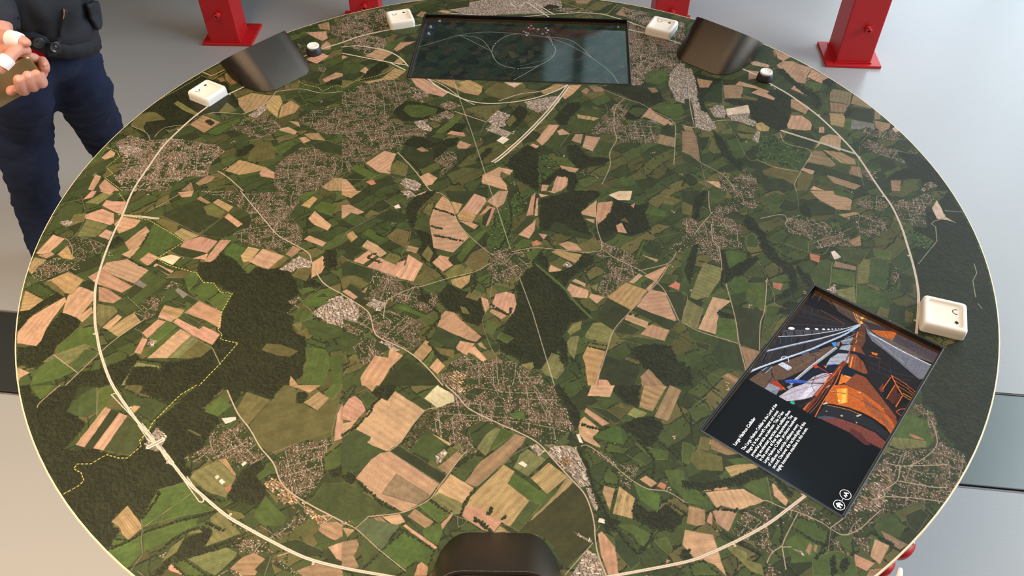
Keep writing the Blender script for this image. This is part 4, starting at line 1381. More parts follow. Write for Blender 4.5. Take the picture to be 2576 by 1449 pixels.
f 1253,-817 1479,-818 1432,-901 1336,-1033 1288,-1089 1274,-1037 1256,-974 1258,-914 1235,-890
e 1106,-995 1154,-922 1195,-927 1235,-955 1222,-1014 1195,-1036 1143,-1023
l 1089,-1027 1109,-1000 1199,-1014 1191,-1036 1114,-1040
r 1154,-991 1169,-991 1197,-1010 1168,-1005
U 1060,-1057 1118,-1040 1205,-1041 1231,-1010 1246,-914 1244,-909 1250,-937 1240,-1005 1294,-1063 1260,-1131 1226,-1163 1168,-1223 1099,-1206 1035,-1237 992,-1237 925,-1237 908,-1233 941,-1193 1011,-1108 1067,-1048
u 1122,-1040 1205,-1041 1241,-1023 1282,-1076 1228,-1159 1171,-1215 1105,-1199 1091,-1133
v 926,-1233 1009,-1112 1066,-1074 1069,-1133 1034,-1194 983,-1233
U 907,-1236 999,-1237 928,-1298 882,-1301 849,-1282
u 1249,-895 1250,-937 1240,-996 1217,-1005 1230,-937 1201,-899 1213,-885
g 965,-1279 992,-1249 1033,-1241 1047,-1283 1025,-1309 974,-1294
d 1060,-1245 1109,-1226 1124,-1246 1075,-1295 1057,-1276
t 933,-1360 958,-1313 990,-1331 950,-1381
t 894,-1352 938,-1378 911,-1399 888,-1384
b 907,-1412 919,-1395 954,-1392 944,-1412
z 982,-1290 1011,-1309 1039,-1328 1014,-1342 988,-1317
e 781,-1366 838,-1345 878,-1349 887,-1377 884,-1412 773,-1411
F 829,-1366 842,-1356 837,-1398 823,-1411
F 854,-1374 871,-1363 863,-1391 850,-1398
e 724,-1318 758,-1296 802,-1326 815,-1330 786,-1373 728,-1376
i 737,-1337 760,-1344 763,-1359
b 770,-1344 786,-1322 791,-1330 777,-1355
b 790,-1341 798,-1326 805,-1328 796,-1350
u 589,-1284 640,-1223 684,-1215 712,-1235 687,-1269 683,-1318 697,-1347 670,-1347 635,-1314 597,-1299
u 750,-1224 778,-1212 811,-1208 853,-1252 858,-1274 816,-1259 780,-1262 746,-1243
u 844,-1312 863,-1319 880,-1356 861,-1349
u 900,-1309 949,-1309 926,-1360
u 652,-1410 668,-1372 680,-1394 706,-1410
g 732,-1270 770,-1247 721,-1304 718,-1289
e 746,-1274 780,-1247 814,-1267 845,-1293 829,-1326 801,-1315
e 640,-1151 672,-1139 718,-1127 717,-1200 689,-1195
t 726,-1151 732,-1147 760,-1200 749,-1216 724,-1184
t 539,-1174 590,-1167 645,-1163 695,-1200 683,-1207 621,-1227 574,-1214 562,-1222
t 531,-1170 543,-1162 617,-1155 597,-1167
t 550,-1230 587,-1218 619,-1228 581,-1289 554,-1265
t 527,-1261 543,-1230 548,-1238 542,-1272
b 475,-1264 488,-1214 529,-1226 522,-1268 500,-1272
t 454,-1324 467,-1283 501,-1291 538,-1298 552,-1409 527,-1378 482,-1364
e 472,-1202 479,-1154 521,-1166 544,-1202 540,-1222
o 507,-1070 538,-1035 584,-1053 605,-1062 600,-1109 531,-1104
b 576,-1036 587,-996 655,-1054 621,-1058
o 542,-1035 556,-996 582,-1000 571,-1040
e 500,-1013 522,-1018 535,-1031 508,-1083 490,-1078
y 606,-1096 665,-1080 704,-1089 699,-1097 619,-1126
e 615,-1071 680,-1063 698,-1084 638,-1088
f 482,-1137 542,-1146 615,-1130 679,-1105 723,-1106 740,-1127 704,-1126 652,-1147 614,-1155 532,-1166 479,-1154
F 740,-1127 757,-1147 779,-1180 766,-1188 754,-1164
d 554,-1284 584,-1295 633,-1325 667,-1358 654,-1354 560,-1310
l 569,-1336 578,-1325 618,-1347 614,-1368 649,-1379 649,-1410 618,-1397
e 466,-1381 502,-1368 542,-1409 468,-1409
F 452,-1338 472,-1339 476,-1360 454,-1367
R 718,-1127 714,-1212
R 472,-1202 493,-1206
R3 672,-1207 699,-1200 737,-1220 780,-1236 829,-1263 849,-1282
R3 775,-1239 728,-1304 712,-1329 688,-1344 674,-1358 663,-1376
R3 712,-1329 707,-1394
R3 849,-1282 896,-1252
R3 849,-1282 882,-1301 929,-1283 965,-1256 1002,-1229
R 852,-1282 828,-1345
R3 1062,-1087 1118,-1096 1186,-1062 1228,-1019 1239,-946
R 1228,-1019 1244,-1045
R3 1118,-1096 1231,-1093
R3 1073,-1142 1168,-1163 1204,-1163
R3 1019,-1174 1073,-1142 1097,-1092
R3 1021,-1190 1103,-1195 1174,-1207
R3 987,-1198 1021,-1190 1025,-1166
R3 735,-1333 711,-1333
H 562,-1222 621,-1229
H 789,-1362 843,-1327
H 728,-1212 724,-1289 711,-1318
H 573,-1295 654,-1354
H 954,-1290 1005,-1328
RING -1434,129 -1417,290 -1399,413 -1368,512 -1332,607 -1287,695 -1232,777 -1168,843 -928,1113 -784,1219 -698,1280 -556,1341 -412,1384 -288,1415 -161,1436 -33,1445 95,1443 222,1429 348,1404 471,1367 591,1320 694,1270 824,1183 1080,951 1138,885 1173,830 1226,757 1266,685 1307,606 1340,519 1372,417 1394,329 1406,243 1413,166 1421,99 1433,7 1431,-104 1419,-208 1406,-302 1389,-391 1366,-470 1311,-608 1282,-666 1250,-721 1216,-776 1180,-828 1141,-879 1101,-929 1058,-976 1013,-1022 966,-1065 917,-1106 866,-1146 814,-1182 754,-1224 687,-1269 609,-1310 519,-1350 449,-1373 269,-1407 197,-1420 125,-1428 52,-1433 -20,-1434 -93,-1432 -166,-1426 -238,-1417 -309,-1403 -423,-1381 -521,-1354 -616,-1309 -695,-1267 -756,-1232 -835,-1172 -891,-1126 -953,-1063 -1016,-1001 -1071,-946 -1119,-895 -1209,-790 -1279,-679 -1318,-602 -1344,-546 -1376,-458 -1401,-377 -1413,-301 -1422,-221 -1428,-118 -1428,-14'''
map_img=new_image('map_print',paint_map(MAPDATA.strip().split('\n')))
def mat_map():
    m=bpy.data.materials.new('printed_map'); m.use_nodes=True; nt=m.node_tree; b=nt.nodes['Principled BSDF']
    uv=nt.nodes.new('ShaderNodeUVMap'); uv.uv_map='UVMap'
    t=nt.nodes.new('ShaderNodeTexImage'); t.image=map_img; t.extension='EXTEND'
    nt.links.new(uv.outputs[0],t.inputs[0])
    tc=nt.nodes.new('ShaderNodeTexCoord'); n=nt.nodes.new('ShaderNodeTexNoise'); n.inputs['Scale'].default_value=900; n.inputs['Detail'].default_value=2
    nt.links.new(tc.outputs['Object'],n.inputs['Vector'])
    mp=nt.nodes.new('ShaderNodeMapRange'); mp.inputs[3].default_value=.86; mp.inputs[4].default_value=1.14
    nt.links.new(n.outputs['Fac'],mp.inputs[0])
    mx=nt.nodes.new('ShaderNodeMix'); mx.data_type='RGBA'; mx.blend_type='MULTIPLY'; mx.inputs[0].default_value=1
    nt.links.new(t.outputs[0],mx.inputs[6]); nt.links.new(mp.outputs[0],mx.inputs[7])
    nt.links.new(mx.outputs[2],b.inputs['Base Color'])
    b.inputs['Roughness'].default_value=.55; b.inputs['Specular IOR Level'].default_value=.25
    return m
M=dict(
 map=mat_map(),
 cream=mat('cream_edge',(234,212,176),.45),
 board=mat('white_board',(225,220,212),.5),
 black=mat('black_frame',(16,16,17),.35),
 bronze=mat('bronze_lip',(120,92,66),.35,.7),
 silver=mat('silver_lip',(112,110,106),.35,.8),
 hood=mat('black_powder_coat',(74,68,61),.36,.8,.5,bump=.25,bscale=1500,var=.5,vscale=2500),
 hood_in=mat('dark_lining',(14,13,13),.6),
 plastic=mat('white_plastic',(240,236,228),.38,bump=.02,bscale=900),
 inset=mat('ivory_inset',(246,238,222),.42),
 ink=mat('black_ink',(20,18,18),.6),
 btn_dark=mat('dark_rubber',(44,44,46),.45),
 btn_white=mat('white_button',(242,240,236),.3),
 red=mat('red_paint',(196,26,30),.42,bump=.05,bscale=400,var=.07,vscale=30),
 steel=mat('dark_bolt',(60,18,20),.4,.4),
 denim=mat('navy_cotton',(34,42,66),.85,spec=.2,bump=.25,bscale=900,var=.22,vscale=9),
 jacket=mat('charcoal_cloth',(40,42,47),.75,spec=.3,bump=.2,bscale=700,var=.15,vscale=14),
 jlin=mat('tan_lining',(170,140,124),.8),
 knit=mat('red_knit',(176,18,44),.85,spec=.2),
 skin=mat('skin',(214,150,128),.5,spec=.35,bump=.15,bscale=260,var=.12,vscale=60),
 nail=mat('fingernail',(226,168,148),.4),
 bandage=mat('white_bandage',(244,238,236),.7,bump=.1,bscale=600),
 phone=mat('gold_phone_back',(138,122,82),.35,.3,.5),
 gold=mat('gold_phone_frame',(200,160,90),.25,.85),
 horn=mat('dark_button',(46,46,50),.25,coat=.5),
 shoe=mat('dark_leather',(30,26,24),.5),
 hair=mat('grey_hair',(130,126,120),.8),
 cable=mat('white_cable',(238,238,240),.4),
)
# ============================================================== floor
def floor_mat():
    m=mat('grey_resin_floor',(176,178,178),.30,spec=.5)
    nt=m.node_tree; b=nt.nodes['Principled BSDF']; tc=nt.nodes.new('ShaderNodeTexCoord')
    n=nt.nodes.new('ShaderNodeTexNoise'); n.inputs['Scale'].default_value=230; n.inputs['Detail'].default_value=2
    nt.links.new(tc.outputs['Object'],n.inputs['Vector'])
    bp=nt.nodes.new('ShaderNodeBump'); bp.inputs['Strength'].default_value=.10; bp.inputs['Distance'].default_value=.002
    nt.links.new(n.outputs['Fac'],bp.inputs['Height']); nt.links.new(bp.outputs['Normal'],b.inputs['Normal'])
    n2=nt.nodes.new('ShaderNodeTexNoise'); n2.inputs['Scale'].default_value=2.2; n2.inputs['Detail'].default_value=6
    nt.links.new(tc.outputs['Object'],n2.inputs['Vector'])
    mp=nt.nodes.new('ShaderNodeMapRange'); mp.inputs[3].default_value=.26; mp.inputs[4].default_value=.36
    nt.links.new(n2.outputs['Fac'],mp.inputs[0]); nt.links.new(mp.outputs[0],b.inputs['Roughness'])
    return m
FLOORM=floor_mat()
SA=math.atan(-.1185)
def strip_y(x,top): return (.313-.115*x) if top else (.0095-.1217*x)
bm=bmesh.new()
# resin slabs either side of the recessed channel
X0,X1,Y0,Y1=-4.6,5.6,-4.6,5.4
def slab(bm,pts,z0,z1):
    a=[bm.verts.new((x,y,z1)) for x,y in pts]; b=[bm.verts.new((x,y,z0)) for x,y in pts]; n=len(pts)
    bm.faces.new(a); bm.faces.new(b[::-1])
    for i in range(n): bm.faces.new((b[i],b[(i+1)%n],a[(i+1)%n],a[i]))
slab(bm,[(X0,strip_y(X0,1)),(X1,strip_y(X1,1)),(X1,Y1),(X0,Y1)],-.06,0)
slab(bm,[(X0,Y0),(X1,Y0),(X1,strip_y(X1,0)),(X0,strip_y(X0,0))],-.06,0)
bmesh.ops.recalc_face_normals(bm,faces=bm.faces)
struct('floor',bm,FLOORM)
bm=bmesh.new()
slab(bm,[(X0,strip_y(X0,0)+.015),(X1,strip_y(X1,0)+.015),(X1,strip_y(X1,1)-.006),(X0,strip_y(X0,1)-.006)],-.05,-.004)
bmesh.ops.recalc_face_normals(bm,faces=bm.faces)
struct('trim_1',bm,mat('channel_cover',(118,124,122),.34,.85,.5,bump=.03,bscale=120,var=.06,vscale=5))
bm=bmesh.new(); slab(bm,[(X0,Y0),(X1,Y0),(X1,Y1),(X0,Y1)],-.10,-.061)
bmesh.ops.recalc_face_normals(bm,faces=bm.faces)
struct('floor_base',bm,mat('groove_grey',(92,90,88),.8))
for sgn,off,wd in ((0,-.0005,.0045),(0,.0115,.003),(1,-.0035,.004)):
    bm=bmesh.new()
    slab(bm,[(X0,strip_y(X0,sgn)+off),(X1,strip_y(X1,sgn)+off),(X1,strip_y(X1,sgn)+off+wd),(X0,strip_y(X0,sgn)+off+wd)],-.05,.0008 if sgn==0 and off<0 else -.003)
    bmesh.ops.recalc_face_normals(bm,faces=bm.faces)
    struct('trim_2',bm,mat('groove_edge',(120,118,114) if off<.01 else (60,58,56),.5))
# ============================================================== room shell
WALLM=mat('grey_wall',(96,90,86),.7,var=.05,vscale=2); WALLD=mat('dark_wall',(74,66,62),.6)
def box(name,x0,x1,y0,y1,z0,z1,m):
    bm=bmesh.new(); add_box(bm,((x0+x1)/2,(y0+y1)/2,(z0+z1)/2),(x1-x0,y1-y0,z1-z0)); return struct(name,bm,m)
box('wall_left',-4.7,-4.6,Y0,Y1,0,5.2,WALLD)
box('wall_front',X0,X1,-4.7,-4.6,0,5.2,WALLD)
box('ceiling',X0,X1,Y0,Y1,5.2,5.3,mat('grey_ceiling',(84,82,80),.8))
# back wall: solid on the left, glazed on the right
box('wall_back_left',X0,.30,5.4,5.5,0,5.2,WALLM)
box('wall_back_low',.30,2.75,5.4,5.5,0,3.03,WALLM); box('wall_back_high',.30,5.6,5.4,5.5,5.05,5.2,WALLM)
box('wall_right_low',5.6,5.7,Y0,Y1,0,.35,WALLM); box('wall_right_high',5.6,5.7,Y0,Y1,5.0,5.2,WALLM); box('wall_right_rear',5.6,5.7,Y0,-2.2,.35,5.0,WALLM)
GLASSB=mat('daylight_glass_back',(150,175,180),.2,emit=(176,206,212),estr=1.25)
GLASSR=mat('daylight_glass_right',(210,225,235),.2,emit=(228,240,250),estr=2.6)
GLASSC=mat('daylight_glass_bright',(210,225,235),.2,emit=(226,238,246),estr=3.5)
FRM=mat('window_frame_dark',(40,42,44),.5)
def window(name,pane,frames,gm):
    f=bmesh.new()
    for c,s in frames: add_box(f,c,s)
    o=struct(name,f,FRM)
    bm=bmesh.new(); add_box(bm,*pane); obj('pane',bm,gm,o)
window('window_1',((1.5,5.47,4.05),(2.4,.02,2.0)),[((x,5.43,4.05),(.09,.08,2.0)) for x in (.27,.62,1.7,2.73)]+[((1.5,5.43,z),(2.5,.08,.08)) for z in (3.05,5.01)],GLASSB)
box('wall_back_right',2.73,X1,5.4,5.5,0,.30,WALLM)
window('window_3',((4.16,5.47,2.66),(2.80,.02,4.70)),[((x,5.43,2.66),(.10,.08,4.7)) for x in (2.80,4.2,5.53)]+[((4.16,5.43,z),(2.8,.08,.08)) for z in (.34,2.7,5.01)],GLASSC)
window('window_2',((5.67,1.6,2.675),(.02,7.6,4.65)),[((5.63,y,2.675),(.08,.09,4.65)) for y in (-2.15,-.3,1.6,3.5,5.3)]+[((5.63,1.6,z),(.08,7.5,.08)) for z in (.39,2.7,4.96)],GLASSR)
# ============================================================== the round map table
RT=.8443
table=thing('map_table','large round table whose top is printed with an aerial map of fields and towns','table',(0,0,0))
WELLS=[((0.03546,0.58105),-0.07108,0.24927,0.14401),((0.48347,-0.41135),0.87774,0.18715,0.10823)
]
def well_basis(c,ax,hw,hh):
    c=Vector((c[0],c[1],0)); u=Vector((math.cos(ax),math.sin(ax),0)); v=Vector((-math.sin(ax),math.cos(ax),0)); return c,u,v
bm=bmesh.new()
NS=160
outer=[bm.verts.new((RT*math.cos(2*PI*i/NS),RT*math.sin(2*PI*i/NS),TZ)) for i in range(NS)]
es=[bm.edges.new((outer[i],outer[(i+1)%NS])) for i in range(NS)]
for W_ in WELLS:
    c,u,v=well_basis(*W_); hw,hh=W_[2],W_[3]
    q=[bm.verts.new(c+u*(sx*hw)+v*(sy*hh)+Vector((0,0,TZ))) for sx,sy in ((-1,-1),(1,-1),(1,1),(-1,1))]
    es+=[bm.edges.new((q[i],q[(i+1)%4])) for i in range(4)]
bmesh.ops.triangle_fill(bm,edges=es,use_beauty=True,use_dissolve=False)
for f in bm.faces:
    if f.normal.z<0: f.normal_flip()
uvl=bm.loops.layers.uv.new('UVMap')
for f in bm.faces:
    for l in f.loops: l[uvl].uv=((l.vert.co.x+MR)/(2*MR),(l.vert.co.y+MR)/(2*MR))
obj('map_print',bm,M['map'],table)
bm=bmesh.new()   # rim: a thin cream edge band with a rounded nose
prof=[(RT-.0002,TZ),(RT+.0012,TZ+.0001),(RT+.0022,TZ-.0012),(RT+.0024,TZ-.006),(RT+.0012,TZ-.016),(RT-.004,TZ-.0215),(RT-.03,TZ-.023)]
rings=[[(r*math.cos(2*PI*i/NS),r*math.sin(2*PI*i/NS),z) for i in range(NS)] for r,z in prof]
loft(bm,rings,cap=False); bmesh.ops.recalc_face_normals(bm,faces=bm.faces)
obj('edge_band',bm,M['cream'],table,True)
bm=bmesh.new(); add_lathe(bm,[(.62,TZ-.060),(.80,TZ-.045),(RT-.022,TZ-.030),(RT-.022,TZ-.0235)],96)
bmesh.ops.recalc_face_normals(bm,faces=bm.faces); obj('underframe',bm,M['board'],table,True)
bm=bmesh.new(); add_lathe(bm,[(.44,0),(.44,.03),(.24,.06),(.20,.12),(.20,TZ-.075),(.34,TZ-.0605)],64)
bmesh.ops.recalc_face_normals(bm,faces=bm.faces); obj('pedestal',bm,M['red'],table,True)
for ang,rr_ in ((-50.6,.826),(-53.6,.824)):      # red lugs under the rim, each with a pale bolt
    a=math.radians(ang); bm=bmesh.new()
    add_lathe(bm,[(.018,0),(.026,.004),(.026,.014),(.018,.018)],28)
    o=obj('bracket',bm,M['red'],table,True,(rr_*math.cos(a),rr_*math.sin(a),TZ-.050))
    bm=bmesh.new(); add_lathe(bm,[(.003,0),(.003,.003),(.0015,.0045)],16); 
    obj('bolt',bm,M['cable'],o,True,(.0205*math.cos(a+.5),.0205*math.sin(a+.5),.0165))
bm=bmesh.new(); a=math.radians(-53.3)
tube(bm,[(.856*math.cos(a),.856*math.sin(a),.772),(.862*math.cos(a-.02),.862*math.sin(a-.02),.74),(.85*math.cos(a-.05),.85*math.sin(a-.05),.45),(.80*math.cos(a-.05),.80*math.sin(a-.05),.16),(.78*math.cos(a-.03),.78*math.sin(a-.03),.006)],[.004]*5,8)
tag(obj('power_cable',bm,M['cable'],None,True),'thin white cable hanging from the table rim down to the floor','cable')
# ============================================================== screens sunk into the table
def paint_display(hw,hh,items,base,ppm=5200):
    """small vector painter for the pictures the displays show; item units are 0.1 mm in the display plane"""
    Wp,Hp=int(2*hw*ppm),int(2*hh*ppm)
    a=base(Wp,Hp)
    def P(s):
        x,y=s.split(','); return ((float(x)*1e-4+hw)*ppm,(float(y)*1e-4+hh)*ppm)
    def fill(p,c):
        p=np.array(p); lo=np.maximum(np.floor(p.min(0)).astype(int)-1,0); hi=np.minimum(np.ceil(p.max(0)).astype(int)+2,(Wp,Hp))
        w_,h_=hi-lo
        if w_<=0 or h_<=0: return
        q=p-lo; Mk=np.zeros((h_,w_+1),np.int8)
        for (x0,y0),(x1,y1) in zip(q,np.roll(q,-1,0)):
            if y0==y1: continue
            if y0>y1: x0,y0,x1,y1=x1,y1,x0,y0
            r=np.arange(max(0,math.ceil(y0-.5)),min(h_,math.ceil(y1-.5)))
            if len(r): np.add.at(Mk,(r,np.clip(np.ceil(x0+(r+.5-y0)*(x1-x0)/(y1-y0)-.5),0,w_).astype(int)),1)
        m=(np.cumsum(Mk,1)[:,:w_]&1).astype(bool)
        sub=a[lo[1]:hi[1],lo[0]:hi[0]]
        sub[m]=sub[m]*0+np.array(c,np.float32)
    for ln in items.strip().split('\n'):
        f=ln.split(); c=[float(v)/255 for v in f[1].split(',')]
        if f[0]=='P': fill([P(s) for s in f[2:]],c)
        elif f[0]=='L':
            wd=float(f[2])*1e-4*ppm/2; pts=[np.array(P(s)) for s in f[3:]]
            if len(pts)>3:                     # round the long polylines off
                cr=[]
                for i in range(len(pts)-1):
                    p0,p1,p2,p3=pts[max(i-1,0)],pts[i],pts[i+1],pts[min(i+2,len(pts)-1)]
                    for t in (0,.25,.5,.75): cr.append(.5*((2*p1)+(-p0+p2)*t+(2*p0-5*p1+4*p2-p3)*t*t+(-p0+3*p1-3*p2+p3)*t**3))
                pts=cr+[pts[-1]]
            for u,v in zip(pts,pts[1:]):
                d=v-u; L=np.hypot(*d)
                if L<1e-6: continue
                n=np.array([-d[1],d[0]])/L*wd; e=d/L*wd*.4
                fill([u+n-e,v+n+e,v-n+e,u-n-e],c)
        elif f[0]=='E':
            rx,ry,an=float(f[2])*1e-4*ppm,float(f[3])*1e-4*ppm,math.radians(float(f[4])); ctr=P(f[5])
            fill([(ctr[0]+rx*math.cos(t)*math.cos(an)-ry*math.sin(t)*math.sin(an),ctr[1]+rx*math.cos(t)*math.sin(an)+ry*math.sin(t)*math.cos(an)) for t in np.arange(20)*2*PI/20],c)
    return a
def dnoise(rng,Hp,Wp,cell):
    g=rng.random((Hp//cell+3,Wp//cell+3)).astype(np.float32)*2-1
    y=np.arange(Hp)/cell; x=np.arange(Wp)/cell; yi=y.astype(int); xi=x.astype(int); fy=(y-yi)[:,None]; fx=(x-xi)[None]
    q=g[yi]*(1-fy)+g[yi+1]*fy
    return q[:,xi]*(1-fx)+q[:,xi+1]*fx
def base_dark_map(Wp,Hp):
    rng=np.random.default_rng(3); a=np.zeros((Hp,Wp,3),np.float32)
    yy,xx=np.mgrid[0:Hp,0:Wp].astype(np.float32)
    n1=dnoise(rng,Hp,Wp,60); n2=dnoise(rng,Hp,Wp,14); n3=dnoise(rng,Hp,Wp,4)
    u=(xx*.8+yy*.5+n1*50)/88; v=(-xx*.5+yy*.8+n1*40)/60
    h=((np.floor(u).astype(int)*73856093)^(np.floor(v).astype(int)*19349663))&255
    pal=np.array([(30,44,32),(24,36,28),(36,50,36),(42,48,34),(28,40,30),(50,50,36),(22,32,26),(33,47,33)],np.float32)/255
    a[:]=pal[h%8]; a*=(1+.12*n2+.12*n3)[...,None]
    for k in range(1500):
        x,y=int(rng.normal(.42,.16)*Wp),int(rng.normal(.42,.16)*Hp)
        if k%3==0: x,y=int(rng.normal(.80,.07)*Wp),int(rng.normal(.28,.14)*Hp)
        if k%4==1: x,y=int(rng.normal(.55,.06)*Wp),int(rng.normal(.83,.05)*Hp)
        s=rng.integers(2,5); c=rng.uniform(.2,.5)
        if 2<x<Wp-6 and 2<y<Hp-6: a[y:y+s,x:x+s]=(c,c*.98,c*.92)
    return np.clip(a,0,1)
def base_panel(Wp,Hp):
    a=np.zeros((Hp,Wp,3),np.float32); a[:]=np.array((11,16,20),np.float32)/255
    return a
S1ITEMS='''L 117,120,110 20 -2524,81 -2059,396 -1606,694 -1225,853 -808,914 -173,877 180,820 462,768 744,649 1117,403 1529,-7 1883,-449 2119,-842 2250,-1249
L 117,120,110 21 -1585,718 -1490,700 -1207,671 -982,504 -817,203 -715,-52 -641,-262
L 117,120,110 21 -1585,718 -1434,613 -783,74
L 121,124,116 23 -715,-52 -718,121 -687,298 -590,527 -399,764 -172,868
L 121,124,116 23 -715,-52 -638,-304 -510,-506 -322,-640 -76,-687 252,-627 468,-490 681,-227 764,-9 780,208 728,403 602,731 553,819
L 121,124,116 22 425,-534 114,-920 -151,-1215
L 101,104,97 13 -16,-581 244,-462 548,-276 720,-54
L 117,120,110 21 462,768 973,707 1229,543 1437,247 1641,-128
L 85,96,89 10 1711,955 2038,1111 2341,1106 2512,1001
L 70,76,67 6 454,-155 893,215 1480,692 2037,1042
L 62,73,64 7 -1323,-1 -927,153 -737,76
L 70,80,73 7 -1795,-244 -1273,-42
L 70,80,73 6 1661,-1108 2035,-645 2465,-164
L 117,120,110 14 584,912 648,734 705,424
L 93,99,92 7 -1681,735 -1585,718
L 93,99,92 7 -2108,416 -2033,375
E 22,26,26 41 62 3 -667,388
E 22,26,26 46 62 3 705,406
E 22,26,26 57 74 3 -58,-694
E 22,26,26 48 55 3 -151,-1227
E 190,192,186 14 22 3 -662,384
E 190,192,186 14 22 3 710,397
E 190,192,186 15 24 3 -48,-710
E 190,192,186 13 20 3 -150,-1231
E 120,60,66 38 47 3 148,1282
E 120,60,66 38 47 3 92,1180
E 120,60,66 38 46 3 142,1117
E 120,60,66 38 47 3 211,1149
E 130,110,112 38 46 3 330,1110
E 130,130,130 35 42 3 518,1186
E 130,130,130 37 46 3 569,1082
E 130,130,130 30 41 3 38,945
E 130,130,130 30 41 3 97,907
E 130,130,130 30 41 3 444,904
E 130,130,130 30 41 3 65,809
E 120,120,118 28 37 3 -20,992
E 120,120,118 28 37 3 540,955
E 210,210,206 12 19 3 148,1282
E 210,210,206 12 19 3 92,1180
E 210,210,206 12 19 3 211,1149
E 210,210,206 12 19 3 330,1110
E 210,210,206 12 18 3 569,1082
E 210,210,206 12 18 3 65,809
P 34,38,40 -2429,1394 -1713,1436 -2148,1267 -2192,523 -2473,530
L 46,52,52 11 -2162,1371 -1661,1400
E 150,154,152 36 38 3 -2138,1377
E 70,76,76 90 94 3 -2315,1087
E 30,36,36 80 80 3 -2315,1087
E 70,76,76 89 92 3 -2318,762
E 30,36,36 79 78 3 -2318,762
P 140,146,144 -2349,1161 -2307,1135 -2271,1043 -2305,1013 -2360,1066
P 140,146,144 -2351,834 -2310,808 -2275,719 -2307,680 -2362,741
L 70,76,75 11 -2407,979 -2228,971
L 70,76,75 10 -2429,632 -2218,631
L 70,76,75 11 -1001,1372 -739,1377
E 70,78,78 56 56 3 2129,1340
E 70,78,78 56 56 3 2291,1345
E 22,30,30 47 42 3 2129,1340
E 22,30,30 47 42 3 2291,1345
L 132,140,139 11 2108,1339 2150,1336
P 170,176,174 2267,1334 2292,1382 2314,1337 2304,1308 2276,1306
L 54,62,62 7 2187,1343 2234,1341
P 70,64,44 -349,56 -211,38 -109,-145 -191,-278 -264,-197
P 64,66,50 -79,-271 77,-262 129,-385 0,-476
P 60,62,46 -715,78 -575,42 -581,-173 -626,-176
P 58,56,42 -834,-124 -716,-181 -720,-393
P 66,64,44 2259,-427 2392,-377 2387,-543 2300,-548
P 58,60,44 1901,-895 1986,-1010 2069,-1202 2005,-1205
P 50,56,44 -1595,-402 -1503,-418 -1492,-522 -1572,-506
P 52,58,46 -1700,1104 -1506,1069 -1510,883 -1655,920'''
